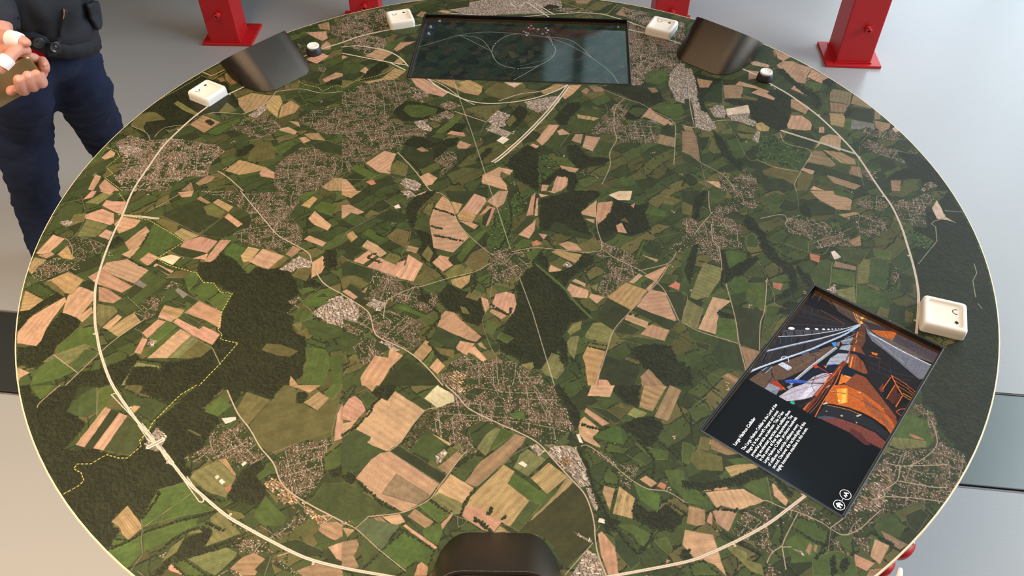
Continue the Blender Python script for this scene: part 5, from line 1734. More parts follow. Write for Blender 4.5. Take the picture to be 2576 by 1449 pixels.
S2ITEMS='''P 27,25,28 -527,1129 1939,1064 2042,-1098 -253,-1165 -444,-1079
P 74,64,60 1883,761 1990,391 1726,136 1646,177 1705,545
P 98,84,76 1937,378 1841,147 1958,-1084 1615,-1068 1522,-639 1589,-254 1680,79 1686,185
P 58,50,52 1761,170 1949,-474 1958,-1084 1763,-1075 1746,-409 1657,-42
P 186,96,44 1655,-24 1886,-390 1668,-394 1623,-167
L 120,60,30 6 1684,-68 1645,-213
L 120,60,30 6 1731,-141 1649,-284
L 120,60,30 6 1785,-229 1667,-349
L 70,62,60 8 1882,-392 1678,-399
P 74,66,70 1870,-396 1874,-1088 1631,-1088 1656,-408
L 60,54,54 8 1971,-575 1700,-607
L 60,54,54 8 1979,-804 1709,-833
P 112,112,122 1664,54 1612,-98 1578,-313 1555,-1081 1245,-1092 1160,-1021 1294,-640 1379,-393 1444,-149 1550,-22
L 150,150,160 8 1589,-33 1445,-366 1327,-715
L 84,84,92 10 1500,-108 1390,-388 1202,-1005
L 205,205,214 19 1584,-45 1567,-263 1544,-631 1555,-1064
L 90,88,94 6 1522,-497 1347,-531
L 90,88,94 6 1501,-718 1274,-753
L 90,88,94 6 1490,-915 1233,-942
P 36,33,36 1657,70 1527,-31 1433,-154 1357,-402 1160,-1021 984,-1103 689,-1130 568,-1109 230,-1007 521,-601 738,-336 1224,-95
L 60,60,68 8 1000,-280 1028,-657 1159,-953
L 60,60,68 8 895,-324 923,-664 1054,-924
L 52,50,56 8 1150,-253 1121,-532
L 70,66,72 6 1125,-398 956,-467
L 70,66,72 6 1143,-559 970,-654
P 210,108,44 1222,-228 1252,-322 1201,-331 1179,-254
L 190,90,40 8 1128,-226 1184,-400
P 40,36,38 827,1238 1498,1114 1635,210 1454,244 824,905 675,1161
L 100,76,62 9 1873,1014 1708,1016
L 104,78,62 11 1855,916 1731,908
L 84,66,56 11 1836,858 1692,159
L 84,66,56 11 1860,809 1741,658
L 92,72,60 11 1871,736 1775,576
L 92,72,60 11 1882,663 1763,494
L 92,72,60 11 1893,590 1751,412
L 92,72,60 11 1911,520 1739,349
L 92,72,60 9 1926,450 1739,292
L 150,74,40 9 1556,787 1510,344
L 90,60,46 9 1359,1047 1476,443
L 60,58,62 9 1314,1025 1522,274
L 56,54,60 9 1177,1077 1476,329
L 70,66,66 7 1475,1024 1394,985
L 70,66,66 7 1498,917 1412,886
L 70,66,66 7 1533,816 1443,789
L 56,56,62 13 885,1130 1472,290
L 255,150,50 11 1904,387 1750,259 1663,156
L 255,170,80 9 1902,344 1750,221 1675,142
E 255,170,60 29 23 -51 1816,178
E 255,200,110 14 15 -51 1816,178
E 255,160,60 22 35 -51 1717,147
L 255,150,60 7 1808,265 1847,102
P 70,68,74 765,1070 1386,290 1630,170 1431,234 916,718 582,1017
L 40,40,44 29 734,1015 659,959
L 40,40,44 29 841,913 754,861
L 40,40,44 25 936,805 865,761
L 40,40,44 25 1030,696 966,657
L 40,40,44 21 1127,589 1078,557
E 236,242,252 54 29 -51 872,977
E 236,242,252 38 22 -51 1029,772
E 236,242,252 30 19 -51 1120,654
E 230,236,246 25 17 -51 1187,563
E 230,236,246 21 15 -51 1236,500
E 220,228,240 18 12 -51 1278,453
E 220,228,240 14 12 -51 1314,412
E 210,218,230 13 10 -51 1351,378
E 210,218,230 11 10 -51 1384,345
P 44,42,46 493,1127 1095,536 1386,290 1007,496 567,817 166,1094
L 80,84,94 8 505,1075 389,1035
L 80,84,94 8 574,1013 459,971
L 80,84,94 8 638,948 528,909
L 80,84,94 8 703,884 596,847
L 30,30,34 37 761,797 633,773
L 30,30,34 38 939,653 830,640
L 30,30,34 29 1084,531 1002,521
L 176,182,194 17 559,1083 827,791 1106,541 1397,313 1669,149
P 50,46,48 92,1113 579,785 997,491 1331,284 1286,246 966,401 639,549 274,749 -178,991 -343,1056
L 34,34,40 52 127,1035 -47,1003
L 90,96,108 6 136,1059 -69,1030
L 90,96,108 6 181,1025 -14,997
L 90,96,108 6 227,991 35,965
L 34,34,40 41 417,858 251,813
L 34,34,40 37 700,654 573,631
L 180,190,206 24 156,1089 589,790 1007,496 1342,289 1663,138
L 130,140,160 8 141,1078 568,780 986,486
P 98,76,62 -499,1011 -247,955 330,663 924,326 958,230 310,393 -248,637 -519,721
L 60,48,44 12 -157,795 -300,667
L 70,54,48 12 91,696 -26,600
L 60,50,46 10 385,578 336,499
L 130,100,80 10 118,560 730,368
L 170,186,208 33 -395,1086 -178,991 274,749 639,549 966,401 1297,251 1659,136
L 220,230,240 8 -381,1085 -171,995 282,753 648,553
P 60,62,70 -218,971 -19,865 -109,838 -274,904
L 200,204,212 8 -216,934 -113,912
L 190,194,204 8 -222,874 -49,850
L 30,28,32 8 -109,838 -235,755 -374,758
L 30,28,32 8 553,584 580,410 466,375
L 30,28,32 8 618,540 730,368
L 196,200,210 14 188,819 251,813 285,754 204,695
P 196,200,212 51,807 144,769 140,608 40,648
P 150,154,166 40,648 140,608 110,597 15,632
P 80,84,96 478,623 607,553 576,520 448,571
P 52,56,66 618,540 770,461 718,418 588,488
L 150,152,158 46 -170,474 300,389 952,237
L 200,202,208 13 -150,484 320,398 964,251
P 52,140,226 999,345 1055,292 995,243 944,283
P 150,110,90 1056,283 1110,242 1006,215 981,231
P 120,128,146 1121,247 1332,135 1277,56 1145,109 1078,191
L 200,206,216 8 1132,233 1299,102
L 70,90,160 13 1275,241 1309,162
L 70,80,150 11 1387,215 1477,142
L 200,190,180 8 1209,212 1398,127
L 90,60,50 10 1365,168 1533,110
P 92,60,44 1178,105 1410,113 1669,131 1687,63 1377,-67 1213,-82
L 240,130,50 17 1349,77 1477,105
L 240,130,50 14 1233,37 1299,47
L 150,84,50 13 1298,139 1344,-26
L 60,40,36 14 1134,86 1224,-95
L 150,84,50 11 1409,150 1466,7
L 60,40,36 13 1499,151 1567,31
P 150,158,166 873,192 1035,190 1156,96 1140,61 1010,23
P 120,66,42 1150,84 1211,28 1201,-68 1084,-190 1005,12
L 255,140,60 25 1135,13 1065,-8
P 26,32,44 829,246 937,202 1037,26 1094,-114 1084,-208 1052,-204 973,-2 863,169 681,216 638,233
P 168,170,178 497,215 691,221 858,167 978,9 788,-55 729,0 599,124
L 100,106,116 8 713,212 909,7
L 120,126,136 8 602,208 835,-8
P 132,70,44 967,23 1017,-56 945,-213 780,-354 727,-323 699,-67
L 255,140,60 22 945,-38 711,-98
L 160,92,56 14 975,-74 743,-138
L 96,54,40 14 955,-155 757,-257
P 24,34,50 4,394 126,380 313,321 540,152 674,-60 686,-323 605,-374 544,-81 454,113 306,227 120,303 -12,314
P 186,168,182 -12,314 151,282 334,186 435,69 407,2 275,-4 159,105 42,248
L 120,90,84 12 81,267 426,46
P 220,120,50 501,-46 548,-204 500,-313 430,-326 372,-156 269,-96
P 200,150,160 465,-169 511,-309 445,-328 394,-183
L 255,180,90 12 503,-99 540,-261
E 60,40,40 14 13 -51 492,-220
P 188,178,190 -539,518 -247,436 -21,309 171,57 184,-9 -148,87 -360,219 -453,317 -546,415
P 214,206,216 -27,234 77,139 -280,185 -362,253
L 140,130,140 9 -493,478 -170,310 139,96
P 128,68,44 651,-213 677,-362 511,-622 259,-1012 -95,-1184 297,-744 373,-437 353,-165
P 190,94,38 -201,-79 193,-19 343,-170 373,-437 306,-741 133,-1012 -77,-1177 -178,-1200 -13,-954 21,-689 -24,-400 -134,-154
P 250,150,46 184,-107 300,-233 47,-343 -66,-254
P 255,186,80 248,-185 279,-224 31,-324 -20,-277
P 150,84,54 305,-467 237,-735 75,-1002 -70,-1125 50,-879 123,-595
L 70,40,34 8 88,-88 198,-303 213,-643 203,-1067
L 200,140,110 10 76,-40 185,-239 206,-474
E 240,200,180 20 17 -51 -1,-230
E 210,160,130 20 19 -51 341,-408
P 38,40,44 -493,-91 -200,-105 -62,-417 -15,-738 -94,-1036 -164,-1129 -256,-1134 -179,-872 -213,-618 -287,-344 -413,-159
L 16,18,22 15 -186,-107 -37,-406 13,-726 -49,-1001
L 240,140,60 9 -190,-126 -62,-417 -44,-563
L 190,170,160 26 -102,-554 -33,-592
L 200,210,220 22 -212,-75 -156,-111
E 170,150,140 13 12 -51 -302,-169
E 190,160,130 20 18 -51 -234,-377
E 190,170,150 13 14 -51 -212,-598
P 58,80,96 -493,-91 -392,-184 -296,-348 -417,-230 -498,-146
P 116,62,54 -490,-125 -305,-352 -235,-628 -207,-884 -285,-1129 -414,-1116 -441,-582
P 90,46,44 -348,-575 -355,-746 -453,-920 -503,-858 -449,-602
L 120,56,34 74 -486,87 -137,75 293,40 671,20 755,3
L 206,110,70 11 -496,100 -236,99 130,74 375,41 634,31
L 90,40,30 11 -494,66 -224,52 182,43 376,6 635,-5
L 190,80,50 9 -502,44 -251,21 143,26
L 160,90,60 9 -500,10 -249,-13 194,-5 326,1
L 226,120,60 9 -488,121 -314,98 1,68 343,81 406,37
L 40,28,28 15 -497,-24 -161,-25 327,-34
L 220,104,40 15 -503,-79 -188,-55 307,-43 624,8
L 60,40,40 12 613,22 482,-90
L 150,110,90 20 766,7 973,34 1145,73
L 70,50,50 8 771,1 967,23 1140,61
L 40,40,44 26 -493,190 -295,107 -148,87
L 56,52,56 9 -473,325 -299,176
L 150,40,34 20 404,346 400,180 375,41
P 180,60,36 373,377 432,340 411,276 344,317
P 226,120,60 482,244 503,190 456,187
L 70,110,200 16 513,213 614,131 643,71
P 50,80,170 -172,583 -77,501 45,304 -18,302 -197,534
L 80,120,210 8 -169,566 -72,467 23,312
P 170,60,30 -345,722 -252,682 -300,501 -389,530
P 34,34,40 -241,678 -188,630 -212,526 -273,551
P 142,142,154 -516,740 -365,741 -344,556 -533,552
P 120,120,132 -494,641 -531,550 -344,556
P 200,190,210 -555,1079 -519,1076 -506,992 -537,998
P 130,130,146 -270,498 -179,469 -187,429 -287,453
L 240,140,60 11 -317,539 -328,487
L 30,28,30 6 29,297 254,257 13,217 -71,123
L 30,28,30 6 70,280 550,30
P 46,168,138 -489,338 -434,290 -484,255 -532,296
L 150,200,190 6 -436,343 -463,312
P 36,30,30 647,-1079 890,-1054 -156,-1256 -233,-1189
P 26,24,26 944,-656 901,-1067 678,-1084 403,-938 446,-769 574,-666
P 110,54,34 592,-607 746,-613 595,-692 553,-657
P 80,42,32 496,-766 832,-769 823,-807 501,-900 441,-890
P 70,40,34 711,-834 703,-922 423,-931
L 214,104,38 20 966,-656 833,-786 708,-929
L 200,92,34 12 966,-656 948,-861 881,-1074
L 200,92,34 10 903,-706 877,-940 834,-1067
L 200,92,34 10 833,-786 799,-1072
L 226,120,40 13 708,-929 687,-1063 845,-1079
L 214,104,38 14 923,-664 619,-656
L 214,104,38 14 820,-771 486,-770
L 214,104,38 17 688,-936 428,-937
L 226,140,50 13 744,-923 738,-1061
L 150,74,34 8 969,-888 778,-1046
L 214,104,38 11 355,-974 436,-1009 508,-1082
L 200,92,34 11 346,-978 320,-1071
E 214,110,60 13 12 -51 275,-804
E 200,100,50 11 10 -51 330,-1067'''
def finish_picture(a):
    rng=np.random.default_rng(5); Hp,Wp=a.shape[:2]
    x0=int((.18715-.0508)*5200)
    a[:,:x0]=np.array((11,16,20),np.float32)/255      # the caption panel left of the picture stays plain
    k=a.copy()
    for _ in range(4): k[1:-1,1:-1]=(k[1:-1,1:-1]*2+k[:-2,1:-1]+k[2:,1:-1]+k[1:-1,:-2]+k[1:-1,2:])/6
    n=(1+.09*dnoise(rng,Hp,Wp,11)+.05*dnoise(rng,Hp,Wp,4))[...,None]
    a[:,x0:]=(k*n)[:,x0:]
    return np.clip(a,0,1)
def display_mat(name,arr,strength,rough):
    m=bpy.data.materials.new(name); m.use_nodes=True; nt=m.node_tree; b=nt.nodes['Principled BSDF']
    t=nt.nodes.new('ShaderNodeTexImage'); t.image=new_image(name,arr); t.extension='EXTEND'
    b.inputs['Base Color'].default_value=(.006,.007,.008,1); b.inputs['Roughness'].default_value=rough; b.inputs['Specular IOR Level'].default_value=.5
    nt.links.new(t.outputs[0],b.inputs['Emission Color']); b.inputs['Emission Strength'].default_value=strength
    return m
def table_screen(name,label,W_,dm):
    c,ang,hw,hh=W_
    t=thing(name,label,'screen',(c[0],c[1],TZ),ang)
    D=.0135
    def frame(o0,i0,z0,o1,i1,z1,r=.002):
        """ring strip from rect half sizes (outer grow o) to (inner)"""
        bm=bmesh.new()
        A=[[(x,y,z0) for x,y in rrect(hw+o0,hh+o0,max(r,.0005),3)],[(x,y,z1) for x,y in rrect(hw+o1,hh+o1,max(r,.0005),3)]]
        loft(bm,A,cap=False); bmesh.ops.recalc_face_normals(bm,faces=bm.faces); return bm
    bm=bmesh.new()
    secs=[(.0016,.0001,.003),(.0016,.0011,.003),(.0010,.0014,.003),(-.0006,.0014,.002),(-.0010,.0010,.002),(-.0010,-.004,.002)]
    loft(bm,[[(x,y,z) for x,y in rrect(hw+g,hh+g,r,4)] for g,z,r in secs],cap=False)
    bmesh.ops.recalc_face_normals(bm,faces=bm.faces); obj('frame_lip',bm,M['black'],t)
    bm=bmesh.new()
    secs=[(.0017,.0002,.0032),(.0024,.0002,.0036),(.0024,.0007,.0036),(.0017,.0007,.0032)]
    loft(bm,[[(x,y,z) for x,y in rrect(hw+g,hh+g,r,4)] for g,z,r in secs],cap=False)
    bmesh.ops.recalc_face_normals(bm,faces=bm.faces); obj('outer_line',bm,M['silver'],t)
    bm=bmesh.new(); secs=[(-.0003,.0,.002),(-.0003,-D-.004,.002)]
    loft(bm,[[(x,y,z) for x,y in rrect(hw+g,hh+g,r,4)] for g,z,r in secs],cap=False)
    bmesh.ops.recalc_face_normals(bm,faces=bm.faces)
    for f in bm.faces: f.normal_flip()
    obj('well_wall',bm,M['black'],t)
    bm=bmesh.new(); secs=[(-.0005,-D+.0045,.002),(-.0022,-D+.0045,.002),(-.0022,-D+.0002,.002)]
    loft(bm,[[(x,y,z) for x,y in rrect(hw+g,hh+g,r,4)] for g,z,r in secs],cap=False)
    bmesh.ops.recalc_face_normals(bm,faces=bm.faces); obj('inner_bezel',bm,M['bronze'],t)
    bm=bmesh.new(); q=[(-hw+.0005,-hh+.0005),(hw-.0005,-hh+.0005),(hw-.0005,hh-.0005),(-hw+.0005,hh-.0005)]
    f=bm.faces.new([bm.verts.new((x,y,-D)) for x,y in q]); uv=bm.loops.layers.uv.new('UVMap')
    for l in f.loops: l[uv].uv=((l.vert.co.x+hw)/(2*hw),(l.vert.co.y+hh)/(2*hh))
    obj('display',bm,dm,t)
    return t
SCR1=table_screen('table_screen','far dark glossy screen sunk in the table, showing a dim map',WELLS[0],display_mat('dim_map_display',paint_display(WELLS[0][2],WELLS[0][3],S1ITEMS,base_dark_map,3600),.85,.07))
SCR2=table_screen('table_screen.001','near right screen sunk in the table, with tunnel picture and white caption',WELLS[1],display_mat('tunnel_display',finish_picture(paint_display(WELLS[1][2],WELLS[1][3],S2ITEMS,base_panel)),1.2,.08))
WHITE=mat('lit_white_letters',(235,236,238),.5,emit=(236,238,240),estr=.85)
DZ=-.0135+.0003
TEXT=[('Large Hadron Collider', -0.1704, 0.0596, -0.109, 0.0581),
 ('The Large Hadron Collider is the Lord of the', -0.1699, 0.0464, -0.0663, 0.0444),
 ("Rings: it is the world's largest and most", -0.1702, 0.0391, -0.0762, 0.0386),
 ('powerful particle accelerator. This 27-km', -0.1703, 0.0322, -0.0728, 0.0317),
 ('ring accelerates particles and collides them', -0.1701, 0.0254, -0.0649, 0.0247),
 ('in the centre of four big experiments. The', -0.1699, 0.019, -0.0707, 0.0183),
 ('Large Hadron Collider produces hundreds', -0.1696, 0.0124, -0.0696, 0.0115),
 ('of millions of particle collisions every', -0.1699, 0.0053, -0.0793, 0.0046),
 ('second. Discover the technologies of this', -0.1697, -0.0012, -0.0696, -0.0019),
 ('highly innovative machine in this room.', -0.17, -0.008, -0.0768, -0.0091)]
for i,(s,x0,y0,x1,y1) in enumerate(TEXT):
    cu=bpy.data.curves.new('caption_line','FONT'); cu.body=s; cu.size=.0066*(1.0 if i else 1.02); cu.offset=.00002 if i else .00009
    cu.resolution_u=3
    o=bpy.data.objects.new('caption_line',cu); COLL.objects.link(o); cu.materials.append(WHITE)
    bpy.context.view_layer.update()
    wd=o.dimensions.x
    L=math.hypot(x1-x0,y1-y0)
    me=bpy.data.meshes.new_from_object(o); bpy.data.objects.remove(o); bpy.data.curves.remove(cu)
    o=bpy.data.objects.new('caption_line',me); COLL.objects.link(o); o.parent=SCR2
    o.location=(x0,y0-.0007,DZ); o.rotation_euler=(0,0,-.004); o.scale=(L/wd,1.0,1)
def flat(name,polys,parent,m=None):
    bm=bmesh.new()
    for p in polys: bm.faces.new([bm.verts.new((x,y,DZ)) for x,y in p])
    bmesh.ops.recalc_face_normals(bm,faces=bm.faces)
    for f in bm.faces:
        if f.normal.z<0: f.normal_flip()
    return obj(name,bm,m or WHITE,parent)
def ringpoly(cx,cy,r,w_,n=36): 
    return [[(cx+r*math.cos(2*PI*k/n),cy+r*math.sin(2*PI*k/n)),(cx+r*math.cos(2*PI*(k+1)/n),cy+r*math.sin(2*PI*(k+1)/n)),(cx+(r-w_)*math.cos(2*PI*(k+1)/n),cy+(r-w_)*math.sin(2*PI*(k+1)/n)),(cx+(r-w_)*math.cos(2*PI*k/n),cy+(r-w_)*math.sin(2*PI*k/n))] for k in range(n)]
hx,hy=-.1648,-.0966
flat('home_icon',ringpoly(hx,hy,.0078,.00075)+[[(hx-.0050,hy+.0002),(hx,hy+.0050),(hx+.0050,hy+.0002)],[(hx-.0034,hy-.0040),(hx-.0011,hy-.0040),(hx-.0011,hy+.0003),(hx-.0034,hy+.0003)],[(hx+.0011,hy-.0040),(hx+.0034,hy-.0040),(hx+.0034,hy+.0003),(hx+.0011,hy+.0003)],[(hx-.0011,hy-.0010),(hx+.0011,hy-.0010),(hx+.0011,hy+.0003),(hx-.0011,hy+.0003)]],SCR2)
flat('text_size_icon',ringpoly(-.1443,hy,.0078,.00075)+[[(hx+.0078,hy-.0003),(-.1443-.0078,hy-.0003),(-.1443-.0078,hy+.0003),(hx+.0078,hy+.0003)]],SCR2)
for s,sz,dx in (('A',.0056,-.0042),('A',.0082,-.0008)):
    cu=bpy.data.curves.new('text_size_letter','FONT'); cu.body=s; cu.size=sz; cu.offset=.00025
    o=bpy.data.objects.new('text_size_letter',cu); COLL.objects.link(o); cu.materials.append(WHITE)
    bpy.context.view_layer.update(); me=bpy.data.meshes.new_from_object(o); bpy.data.objects.remove(o); bpy.data.curves.remove(cu)
    o=bpy.data.objects.new('text_size_letter',me); COLL.objects.link(o); o.parent=SCR2; o.location=(-.1443+dx,hy-.0026,DZ+.0001)

# ============================================================== viewing hoods
def make_hood(name,label,phi,rbase):
    az=phi
    t=thing(name,label,'viewer',(rbase*math.cos(az),rbase*math.sin(az),TZ),az,'dark hooded viewers on the map table')
    el=math.radians(39.5); ax=Vector((math.cos(el),0,math.sin(el))); nn=Vector((-math.sin(el),0,math.cos(el))); tt=Vector((0,1,0))
    hw,hh,r=.0815,.052,.044
    cen0=nn*(-hh)                       # the upper face passes through the origin
    def ring(s,hw,hh,r): return [tuple(cen0+ax*s+tt*x+nn*y) for x,y in rrect(hw,hh,r,10)]
    rim=ax*.110; cutn=Vector((math.sin(math.radians(34)),0,math.cos(math.radians(34))))
    def shell(name,grow,cut_back,m,thick,bev,s0=-.2):
        bm=bmesh.new(); loft(bm,[ring(s,hw+grow,hh+grow,r+grow) for s in (s0,0,.12,.35)],cap=False)
        for co,no in ((rim-cutn*cut_back,cutn),(Vector((0,0,.0008)),Vector((0,0,-1)))):
            g=bm.verts[:]+bm.edges[:]+bm.faces[:]
            bmesh.ops.bisect_plane(bm,geom=g,plane_co=co,plane_no=no,clear_outer=True)
        bmesh.ops.recalc_face_normals(bm,faces=bm.faces)
        if sum((f.calc_center_median()-(cen0+ax*.05)).dot(f.normal) for f in bm.faces)<0: bmesh.ops.reverse_faces(bm,faces=bm.faces)
        o=obj(name,bm,m,t,True)
        so=o.modifiers.new('thick','SOLIDIFY'); so.thickness=thick; so.offset=-1
        if bev:
            be=o.modifiers.new('bevel','BEVEL'); be.width=bev; be.segments=3; be.limit_method='ANGLE'; be.angle_limit=math.radians(50)
        bpy.context.view_layer.update()          # apply, then trim flush with the table top
        me=bpy.data.meshes.new_from_object(o.evaluated_get(bpy.context.evaluated_depsgraph_get())); o.modifiers.clear(); o.data=me
        bm=bmesh.new(); bm.from_mesh(me)
        bmesh.ops.bisect_plane(bm,geom=bm.verts[:]+bm.edges[:]+bm.faces[:],plane_co=(0,0,.0006),plane_no=(0,0,-1),clear_outer=True)
        bm.to_mesh(me); bm.free()
        for q in me.polygons: q.use_smooth=True
        return o
    shell('hood_shell',0,0,M['hood'],.0055,.0016)
    shell('lining',-.0075,.006,M['hood_in'],.004,0)
    bm=bmesh.new(); c=cen0+ax*.062
    q=[c+tt*x+nn*y for x,y in rrect(hw-.016,hh-.014,.02,5)]
    bm.faces.new([bm.verts.new(p) for p in q])
    g=bm.verts[:]+bm.edges[:]+bm.faces[:]
    bmesh.ops.bisect_plane(bm,geom=g,plane_co=(0,0,.0004),plane_no=(0,0,-1),clear_outer=True)
    obj('view_screen',bm,VIEWM,t)
    # a glowing picture strip just inside the mouth, under the rim
    return t
VIEWM=mat('lit_view_screen',(220,220,230),.3,emit=(225,228,240),estr=.8)
make_hood('viewing_hood','dark hooded viewer at the left of the map, between the white tile and a button',math.radians(137.7),.650)
make_hood('viewing_hood.001','dark hooded viewer at the right of the map with a golden sheen on top',math.radians(48.5),.650)
make_hood('viewing_hood.002','dark hooded viewer at the near edge of the map, seen from behind its mouth',math.radians(-91.2),.643)
# ============================================================== push buttons
def push_button(name,label,x,y):
    t=thing(name,label,'button',(x,y,TZ),0,'white push buttons beside the viewers')
    bm=bmesh.new(); add_lathe(bm,[(.0185,0),(.0182,.003),(.0158,.014),(.0148,.0155),(.0140,.0155)],40)
    obj('collar',bm,M['btn_dark'],t,True)
    bm=bmesh.new(); add_lathe(bm,[(.0139,.0150),(.0139,.0185),(.0128,.0202),(.0118,.0202),(.0100,.0190),(.004,.0184)],40)
    obj('cap',bm,M['btn_white'],t,True)
push_button('push_button','white push button in a dark collar, right of the left viewer',-.4502,.5640)
push_button('push_button.001','white push button in a dark collar, beside the right viewer and ring line',.5745,.4395)
# ============================================================== white tiles with a headphone mark (the codes on them are left blank)
def tile(name,label,x,y,rz,hs,rot_mark):
    t=thing(name,label,'tile',(x,y,TZ),rz,'white audio tiles on the map')
    H=.0195
    prof=[(hs+.0012,.0002,.006),(hs+.0010,.010,.006),(hs+.0006,H-.003,.006),(hs-.0006,H-.0008,.0055),(hs-.0022,H,.005),(hs-.0062,H,.005),(hs-.0072,H-.0006,.0048),(hs-.0080,H-.0038,.0045)]
    bm=bmesh.new(); loft(bm,[[(px_,py_,z) for px_,py_ in rrect(h,h,r,5)] for h,z,r in prof],cap=False)
    bm.faces.new([bm.verts.new((px_,py_,.0002)) for px_,py_ in rrect(hs+.0012,hs+.0012,.006,5)][::-1])
    bmesh.ops.recalc_face_normals(bm,faces=bm.faces); o=obj('tile_body',bm,M['plastic'],t,True)
    bm=bmesh.new(); bm.faces.new([bm.verts.new((px_,py_,H-.0037)) for px_,py_ in rrect(hs-.0078,hs-.0078,.0045,5)])
    pl=obj('inset_plate',bm,M['inset'],t)
    z=H-.0034
    # headphone arc and small ringed disc
    c,s=math.cos(rot_mark),math.sin(rot_mark)
    def P(u,v): return (u*c-v*s,u*s+v*c,z)
    bm=bmesh.new()
    n=18; ro,ri=.0056,.0047; cx,cy=-.0115,.0175
    vo=[];vi=[]
    for k in range(n+1):
        a=-PI*1.02+ (PI*1.04)*k/n
        th=.0004 if 3<k<n-3 else .0007
        vo.append(bm.verts.new(P(cx+(ro+th-.0004)*math.cos(a),cy+ro*1.15*math.sin(a)))); vi.append(bm.verts.new(P(cx+(ri-th+.0004)*math.cos(a),cy+ri*1.1*math.sin(a))))
    for k in range(n): bm.faces.new((vo[k],vo[k+1],vi[k+1],vi[k]))
    for sg in (-1,1):
        q=[P(cx+sg*.0052-.0007,cy-.0022),P(cx+sg*.0052+.0007,cy-.0022),P(cx+sg*.0052+.0007,cy+.0016),P(cx+sg*.0052-.0007,cy+.0016)]
        bm.faces.new([bm.verts.new((a,b,d+.0001)) for a,b,d in q])
    bmesh.ops.recalc_face_normals(bm,faces=bm.faces); obj('headphone_mark',bm,M['ink'],t)
    bm=bmesh.new(); cx,cy=.0125,.0175
    bm.faces.new([bm.verts.new(P(cx+.0030*math.cos(2*PI*k/20),cy+.0030*math.sin(2*PI*k/20))) for k in range(20)])
    q=[(cx-.0054,cy),(cx,cy-.0009),(cx+.0054,cy),(cx,cy+.0009)]
    bm.faces.new([bm.verts.new((*P(a,b)[:2],z+.0001)) for a,b in q])
    bmesh.ops.recalc_face_normals(bm,faces=bm.faces); obj('globe_mark',bm,M['ink'],t)
R_=math.radians
tile('audio_tile','white square tile with headphone mark beside the left viewer',-.6516,.3845,R_(-31.5),.0292,R_(90))
tile('audio_tile.001','white square tile with headphone mark at the far edge, left of the far screen',-.2604,.7019,R_(17),.0292,0)
tile('audio_tile.002','white square tile with headphone mark between far screen and right viewer',.372,.6527,R_(-27),.0306,0)
tile('audio_tile.003','white square tile with headphone mark at the right rim, behind the near screen',.7043,-.2797,R_(-20),.0326,R_(-90))
# ============================================================== red posts
def red_post(name,label,x,y,wx,wy,rz,h,nx=0,plate=(.222,.185),off=(0,0),nipple_z=.11):
    t=thing(name,label,'post',(x,y,0),rz,'red box section posts behind the table')
    bm=bmesh.new(); add_box(bm,(off[0],off[1],.0061),(plate[0],plate[1],.012),0,.0015,1); obj('base_plate',bm,M['red'],t)
    bm=bmesh.new(); add_box(bm,(0,0,.0125+h/2),(wx,wy,h),0,.005,3); obj('column',bm,M['red'],t)
    bm=bmesh.new(); add_box(bm,(0,0,.0145),(wx+.008,wy+.008,.004),0,.002,2); obj('weld_bead',bm,M['red'],t)
    bm=bmesh.new()
    prof=[(.013,0),(.013,.004),(.0095,.006),(.0095,.016),(.0125,.017),(.0125,.024),(.006,.024),(.006,.010)]
    n=16; rings=[[(nx+r*math.cos(2*PI*i/n),-wy/2-z,nipple_z+r*math.sin(2*PI*i/n)) for i in range(n)] for r,z in prof]
    loft(bm,rings,cap=True); bmesh.ops.recalc_face_normals(bm,faces=bm.faces)
    nb=obj('nipple',bm,M['red'],t,True)
    bm=bmesh.new(); loft(bm,[[(nx+.0058*math.cos(2*PI*i/n),-wy/2-z,nipple_z+.0058*math.sin(2*PI*i/n)) for i in range(n)] for z in (.0112,.0116)]); obj('bore',bm,M['hood_in'],nb)
    bm=bmesh.new()
    for k in range(3): add_box(bm,(nx+.0125*math.cos(2.1*k+.5),-wy/2-.0205,nipple_z+.0125*math.sin(2.1*k+.5)),(.006,.006,.006),0,.001,1)
    obj('lug',bm,M['red'],nb)
    return t
red_post('red_post','red steel post on a base plate, left, nearest the person',-1.203,2.070,.130,.122,R_(-3.0),1.12,.0,(.212,.175),(.01,.012),.135)
red_post('red_post.001','red steel post behind the far rim, left of the far screen',-.617,2.185,.126,.122,R_(2),1.12)
red_post('red_post.002','red steel post behind the far rim, right of the far screen',.690,2.125,.140,.140,R_(-2),1.12)
red_post('red_post.003','red steel post on a base plate, far right, standing alone on bright floor',1.412,1.880,.141,.146,R_(-4.2),1.5,.012,(.222,.186),(0,.0),.165)
# the red magnet they carry (above the frame; it shows as a red reflection in the far screen)
mag=thing('magnet_cylinder','big red steel cylinder held up between the red posts','machine',(.20,2.44,1.22),0)
bm=bmesh.new(); n=64
loft(bm,[[(r*math.cos(2*PI*i/n),y,r*math.sin(2*PI*i/n)) for i in range(n)] for r,y in ((.10,-.34),(.40,-.34),(.41,-.33),(.41,.62),(.26,.63))]); bmesh.ops.recalc_face_normals(bm,faces=bm.faces)
obj('barrel',bm,M['red'],mag)
bm=bmesh.new(); add_box(bm,(-.48,-.31,-.058),(2.1,.12,.05),0,.006,2); obj('cross_beam',bm,M['red'],mag)
